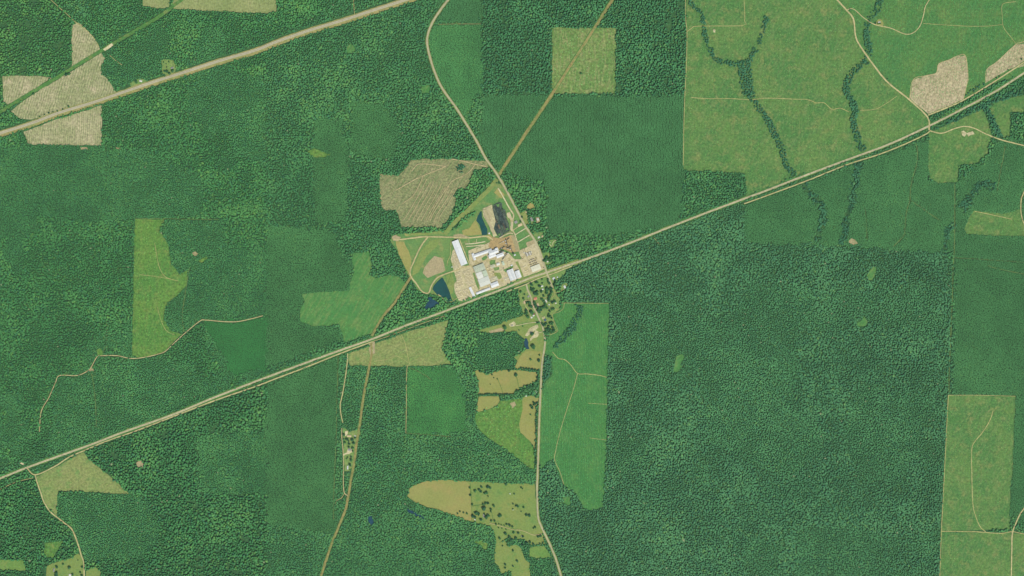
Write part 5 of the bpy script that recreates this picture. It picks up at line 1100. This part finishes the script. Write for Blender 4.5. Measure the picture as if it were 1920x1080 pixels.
# ---- log piles: many logs lying side by side
def log_pile(x, y, ln, wd, ht, ang, mat, label, group=None, seed=1):
    r = random.Random(seed); V, Fc = [], []
    o = empty('log_pile', (*W(x, y), 2.0), math.radians(ang)); tag(o, label, 'log pile', None, group)
    ln *= U; wd *= U; dia = 0.75
    for t in range(int(ht / (dia * .85))):
        m = ln - t * dia * 1.2
        for k in range(int(m / dia)):
            xx = -m / 2 + (k + .5) * dia; hl = wd / 2 * r.uniform(.86, 1.0); c = r.uniform(-.6, .6); rad = dia / 2 * r.uniform(.75, 1.05); b = len(V); z = dia / 2 + t * dia * .85 + r.uniform(-.1, .1)
            for yy in (-hl + c, hl + c):
                for q in range(6): V.append((xx + rad * math.cos(q * 1.0472), yy, z + rad * math.sin(q * 1.0472)))
            for q in range(6): Fc.append((b + q, b + 6 + q, b + 6 + (q + 1) % 6, b + (q + 1) % 6))
            Fc.append(tuple(b + q for q in range(5, -1, -1))[::-1]); Fc.append(tuple(b + 6 + q for q in range(6)))
    l = mesh_obj('logs', V, Fc, MATS[mat], o); l['kind'] = 'stuff'
for i, (x, y, ln, wd, m, lab) in enumerate([
    (911.3, 404, 24, 3.8, 'log_pale', 'long pile of dry pale logs along the narrow pond'), (917.4, 401, 28, 4.0, 'log_pale', 'dry pale log pile in the middle of the dry deck'),
    (919.4, 424, 22, 4.0, 'log_pale', 'short pile of dry pale logs at the dry deck foot'), (924.6, 434.4, 13, 4.6, 'log_pale', 'stubby pile of pinkish logs above the drive'),
    (929.5, 401, 26, 3.9, 'log_damp', 'black soaked log pile on the edge of the wet deck'), (936, 404, 40, 4.1, 'log_wet', 'longest black soaked log pile in the wet deck'),
    (942.4, 409, 42, 4.0, 'log_wet', 'black soaked log pile right of the longest one'), (948.4, 413, 30, 3.6, 'log_damp', 'greenish soaked log pile on the wet deck east side'),
    (932.8, 428, 18, 3.8, 'log_wet', 'short black log pile at the wet deck foot'), (939, 434, 15, 3.8, 'log_damp', 'shortest black log pile near the sawdust yard'),
    (935.6, 425, 10, 2.6, 'log_rust', 'rusty brown log pile among black ones'), (945.2, 424, 14, 2.0, 'log_brown', 'dull brown log pile on the wet deck'), (930.6, 414, 10, 1.8, 'log_brown', 'thin dull brown log pile beside the dry deck')]):
    log_pile(x, y, ln, wd, 3.6 if i != 10 else 5.2, -70, m, lab, None, 50 + i)
for p in ([(930, 384), (936, 382), (936, 387), (931, 388)], [(947, 421), (951, 423), (953, 431), (949, 432)], [(934, 438), (938, 437), (938, 441), (935, 442)]):
    sheet('grass_plot', p, 'mill_grass', 'green weedy patch among the soaked logs', 5, 0.4, step=2)

# ---- conveyors, crane, tanks
def conveyor(p, q, h0, h1, label, w=1.6):
    P, Q = W(*p), W(*q); d = math.hypot(Q[0] - P[0], Q[1] - P[1]); an = math.atan2(Q[1] - P[1], Q[0] - P[0])
    o = empty('conveyor', (*P, 0.6), an); tag(o, label, 'conveyor')
    V = [(0, -w / 2, h0), (d, -w / 2, h1), (d, w / 2, h1), (0, w / 2, h0)]; V += [(a_, b_, c_ + 1.6) for a_, b_, c_ in V]
    mesh_obj('gallery', V, [(0, 3, 2, 1), (4, 5, 6, 7), (0, 1, 5, 4), (1, 2, 6, 5), (2, 3, 7, 6), (3, 0, 4, 7)], MATS['steel_dark'], o)
    n = max(2, int(d / 9))
    for k in range(n):
        t = (k + .5) / n; z = h0 + (h1 - h0) * t
        boxes('leg', [(d * t - .15, d * t + .15, s * w / 2 - .15, s * w / 2 + .15, 0, z) for s in (-1, 1)] + [(d * t - .1, d * t + .1, -w / 2, w / 2, z * .5, z * .5 + .2)], 'steel_dark', o)
for p, q, a_, b_, lab in (((952, 474), (942, 487), 9, 4, 'dark conveyor slanting down from sawmill to boiler sheds'), ((951, 466), (959, 461), 3, 7, 'dark conveyor arm right of the log crane'), ((950, 450), (955.5, 446), 3, 6, 'short dark conveyor above the log crane'),
                        ((946, 462), (937, 470), 4, 8, 'dark conveyor feeding the sawmill hall'), ((948, 447), (952, 462), 3, 5, 'dark conveyor running down to the log crane'), ((957, 465), (962, 474), 5, 3, 'dark conveyor going out toward the white hut'),
                        ((936, 473), (945, 469.5), 4, 5, 'dark conveyor behind the sawmill annex')):
    conveyor(p, q, a_, b_, lab, 2.0)
o = empty('log_crane', (*W(952, 466), .6)); tag(o, 'dark portal crane standing in the sawdust yard', 'crane')
V, Fc = [], []
for k in range(24):
    an = k * math.pi / 12; an2 = an + math.pi / 12
    b = len(V); V += [(7 * math.cos(an), 7 * math.sin(an), .0), (7 * math.cos(an2), 7 * math.sin(an2), .0), (7 * math.cos(an2), 7 * math.sin(an2), .7), (7 * math.cos(an), 7 * math.sin(an), .7), (6 * math.cos(an), 6 * math.sin(an), .7), (6 * math.cos(an2), 6 * math.sin(an2), .7), (6 * math.cos(an), 6 * math.sin(an), .0), (6 * math.cos(an2), 6 * math.sin(an2), .0)]
    Fc += [(b, b + 1, b + 2, b + 3), (b + 3, b + 2, b + 5, b + 4), (b + 4, b + 5, b + 7, b + 6)]
mesh_obj('ring_rail', V, Fc, MATS['steel_dark'], o)
boxes('mast', [(-1.1 + 2 * i - .2, -1.1 + 2 * i + .2, -1.1 + 2 * j - .2, -1.1 + 2 * j + .2, 0, 13) for i in (0, 1) for j in (0, 1)] + [(-1.3, 1.3, -1.3, 1.3, z, z + .3) for z in (3, 6, 9, 12.7)], 'steel_dark', o)
boxes('boom', [(-6, 17, -.9, -.6, 13, 13.4), (-6, 17, .6, .9, 13, 13.4), (-6, 17, -.15, .15, 14.6, 14.9)] + [(x - .1, x + .1, -.7, .7, 13.1, 14.8) for x in range(-5, 18, 2)], 'steel_dark', o)
boxes('cab', [(-1.4, 1.4, -1.4, 1.4, 13.4, 15.6)], 'steel_pale', o); boxes('counterweight', [(-7, -4.5, -1.2, 1.2, 12.4, 14.6)], 'concrete', o)
def tank(x, y, r, h, label):
    o = empty('tank', (*W(x, y), 1.6)); tag(o, label, 'tank')
    for nm, prof in (('shell', [(r, 0), (r, h)]), ('roof', [(r + .1, h), (r * .5, h + r * .35), (.05, h + r * .5)])):
        V, Fc = [], []
        for rr, z in prof:
            for k in range(20): V.append((rr * math.cos(k * math.pi / 10), rr * math.sin(k * math.pi / 10), z))
        for i in range(len(prof) - 1):
            for k in range(20): Fc.append((i * 20 + k, i * 20 + (k + 1) % 20, i * 20 + 20 + (k + 1) % 20, i * 20 + 20 + k))
        mesh_obj(nm, V, Fc, MATS['steel_pale' if nm == 'shell' else 'roof_white'], o)
    boxes('ladder', [(r, r + .35, -.3, .3, 0, h + .6)], 'steel_dark', o)
for x, y, r_, h, lab in ((952.2, 475.2, 2.4, 7, 'white tank at the top of the slanting conveyor'), (947.4, 451.6, 1.8, 5, 'small white tank above the log crane'), (948.6, 456.6, 1.8, 5, 'small white tank closer to the log crane'), (940.4, 465.6, 1.8, 5, 'small pale tank beside the sawmill hall'), (944.5, 472.4, 1.7, 5, 'small white tank behind the sawmill annex'), (956.5, 467, 1.8, 6, 'pale tank right beside the log crane'), (847.5, 500.6, 2.0, 3, 'small pale tank by the western ditch')):
    tank(x, y, r_, h, lab)

# ---- vehicles
def car_mesh(nm, sections, mat):
    V, Fc = [], []
    for x, w, z0, z1 in sections: V += [(x, -w, z0), (x, w, z0), (x, w * .92, z1), (x, -w * .92, z1)]
    n = len(sections)
    for i in range(n - 1):
        for k in range(4): Fc.append((i * 4 + k, i * 4 + (k + 1) % 4, i * 4 + 4 + (k + 1) % 4, i * 4 + 4 + k))
    Fc += [(3, 2, 1, 0), tuple((n - 1) * 4 + k for k in range(4))]
    me = bpy.data.meshes.new(nm); me.from_pydata(V, [], Fc); me.materials.append(MATS[mat]); me.update(); return me
BODY = [(-2.3, .82, .45, .85), (-2.1, .9, .35, 1.0), (1.0, .92, .35, 1.02), (2.1, .88, .38, .85), (2.35, .75, .45, .75)]
CAB = [(-1.9, .8, 1.0, 1.05), (-1.4, .78, 1.0, 1.5), (.2, .78, 1.0, 1.52), (1.0, .8, 1.0, 1.05)]
def wheel_mesh():
    V, Fc = [], []
    for y in (-.12, .12):
        for k in range(12): V.append((.34 * math.cos(k * .5236), y, .34 * math.sin(k * .5236)))
    for k in range(12): Fc.append((k, (k + 1) % 12, 12 + (k + 1) % 12, 12 + k))
    Fc += [tuple(range(11, -1, -1)), tuple(range(12, 24))]
    me = bpy.data.meshes.new('wheel'); me.from_pydata(V, [], Fc); me.materials.append(MATS['rubber']); me.update(); return me
WHEEL = wheel_mesh()
CARM = {c: car_mesh('body', BODY, 'car_' + c) for c in ('white', 'red', 'dark', 'blue', 'silver')}
CABM = car_mesh('cabin', CAB, 'glass')
def car(x, y, ang, c, label, group):
    o = empty('parked_car', (*W(x, y), 2.7), math.radians(ang)); tag(o, label, 'car', None, group)
    link(bpy.data.objects.new('body', CARM[c]), o); link(bpy.data.objects.new('cabin', CABM), o)
    for sx in (-1.4, 1.4):
        for sy in (-.82, .82):
            w = link(bpy.data.objects.new('wheel', WHEEL), o); w.location = (sx, sy, .34)
cs = ['dark', 'white', 'blue', 'dark', 'silver', 'red', 'dark', 'white', 'dark', 'silver', 'blue', 'dark', 'dark', 'white']
for r_ in range(3):
    for k in range(9):
        if rnd.random() < .22: continue
        t = k - 4; x = 999.5 + t * 1.75 * .93 + r_ * .9 - .8; y = 490.3 - t * 1.75 * .36 - 4.6 + r_ * 4.2
        c = cs[(r_ * 5 + k) % 14]
        car(x, y, A - 70 + rnd.uniform(-6, 6), c, c + ' car parked on the apron before the beige shop', c + ' cars before the beige shop')
for x, y, c, lab in ((977.4, 482.4, 'dark', 'dark car at the mill drive fork'), (979.2, 485.2, 'dark', 'dark car just below the drive fork'), (1019, 501.5, 'red', 'red car at the roadside by the beige shop'), (943.6, 502.5, 'dark', 'dark truck parked on the gravel by grass island'), (925, 509.8, 'dark', 'dark car near the grey concrete pad'), (880.5, 476, 'dark', 'dark car beside the short cross wing'), (1007, 573, 'white', 'white car by the pinkish house'), (1024, 599, 'blue', 'blue car beside the blue-roofed house')):
    car(x, y, rnd.uniform(0, 180), c, lab, None)
def log_truck(x, y, ang, label):
    o = empty('log_truck', (*W(x, y), 2.2), math.radians(ang)); tag(o, label, 'truck')
    boxes('cab', [(5.6, 8.0, -1.2, 1.2, .8, 3.3), (8.0, 9.6, -1.0, 1.0, .8, 2.1)], 'car_white', o); boxes('frame', [(-9, 5.6, -.6, .6, .8, 1.2)] + [(x_, x_ + .3, s - .1, s + .1, 1.2, 3.4) for x_ in (-8, -4, 0, 4) for s in (-1.2, 1.2)], 'steel_dark', o)
    V, Fc = [], []
    for t in range(4):
        for k in range(5 - t % 2):
            yy, z = (k - (4 - t % 2) / 2) * .46, 1.45 + t * .42; b = len(V)
            for xx in (-8.6, 4.8):
                for q in range(6): V.append((xx, yy + .23 * math.cos(q * 1.047), z + .23 * math.sin(q * 1.047)))
            for q in range(6): Fc.append((b + q, b + (q + 1) % 6, b + 6 + (q + 1) % 6, b + 6 + q))
    mesh_obj('load', V, Fc, MATS['log_pale'], o)
    for xx in (-7.6, -6.4, 2.8, 4.0, 8.4):
        for s in (-1, 1):
            w = link(bpy.data.objects.new('wheel', WHEEL), o); w.location = (xx, s, .5); w.scale = (1.5, 1.6, 1.5)
def trailer(x, y, ang, mat, label, group):
    o = empty('trailer', (*W(x, y), 2.2), math.radians(ang)); tag(o, label, 'trailer', None, group)
    boxes('box_body', [(-6.5, 6.5, -1.25, 1.25, 1.2, 3.9)], mat, o); boxes('frame', [(-6.3, 6.0, -.5, .5, .8, 1.19), (4.4, 4.7, -.9, .9, 0, .8)], 'steel_dark', o)
    for xx in (-5.4, -4.2):
        for sy in (-1.05, 1.05):
            w = link(bpy.data.objects.new('wheel', WHEEL), o); w.location = (xx, sy, .5); w.scale = (1.4, 1.5, 1.4)
for k in range(5): trailer(986.5 + k * 2.3, 478.2 - k * .9, -68, 'roof_white' if k % 2 else 'roof_slate', ('white' if k % 2 else 'grey') + ' box trailer parked on the gravel near the pale hut', ('white' if k % 2 else 'grey') + ' box trailers near the pale hut')
for k in range(4): trailer(921 + k * 2.0, 500.5 - k * .8, 22 - 90, 'roof_beige', 'beige box trailer lined up by the mottled grey shed', 'beige trailers by the mottled shed')
for x, y, n, lab in ((917, 502, 3, 'stack of boards by the mottled grey shed'), (920, 508, 3, 'stack of boards beside the darker small shed'), (925, 513, 3, 'stack of boards above the concrete pad'), (926, 522, 3, 'stack of boards lying on the concrete pad'), (924, 526, 3, 'low stack of boards at the pad foot'), (950, 523, 3, 'stack of boards on the pad left of twin gables'), (987, 508, 2, 'stack of boards on the gravel west of beige shop'), (984, 500, 2, 'stack of boards on the open gravel yard'), (940, 508, 2, 'stack of boards south of the grass island'), (955, 490, 2, 'stack of boards right of the sage-roofed shed')):
    stack_row(x, y, n, 20, lab, None)
log_truck(981.5, 470, -72, 'log truck parked on the gravel left of pale hut'); log_truck(985.2, 470.6, -72, 'loaded log truck waiting nearer the pale hut'); log_truck(940, 455, 25, 'log truck unloading on the brown sawdust yard')

# ------------------------------------------------------------------ the air between the survey height and the land
hz = 16600.0
hm = bpy.data.materials.new('haze'); hm.use_nodes = True
hn = hm.node_tree; hn.nodes.remove(hn.nodes['Principled BSDF'])
pv = hn.nodes.new('ShaderNodeVolumePrincipled')
pv.inputs['Color'].default_value = (0.80, 0.90, 1.0, 1); pv.inputs['Density'].default_value = 1.7e-6; pv.inputs['Anisotropy'].default_value = 0.0
hn.links.new(pv.outputs[0], hn.nodes['Material Output'].inputs['Volume'])
V, Fc = [], []
box(V, Fc, -hz, hz, -hz, hz, -2.0, CAM_H + 60)
ho = mesh_obj('haze', V, Fc, hm); tag(ho, 'thin pale summer haze over the whole country', 'haze', 'stuff')
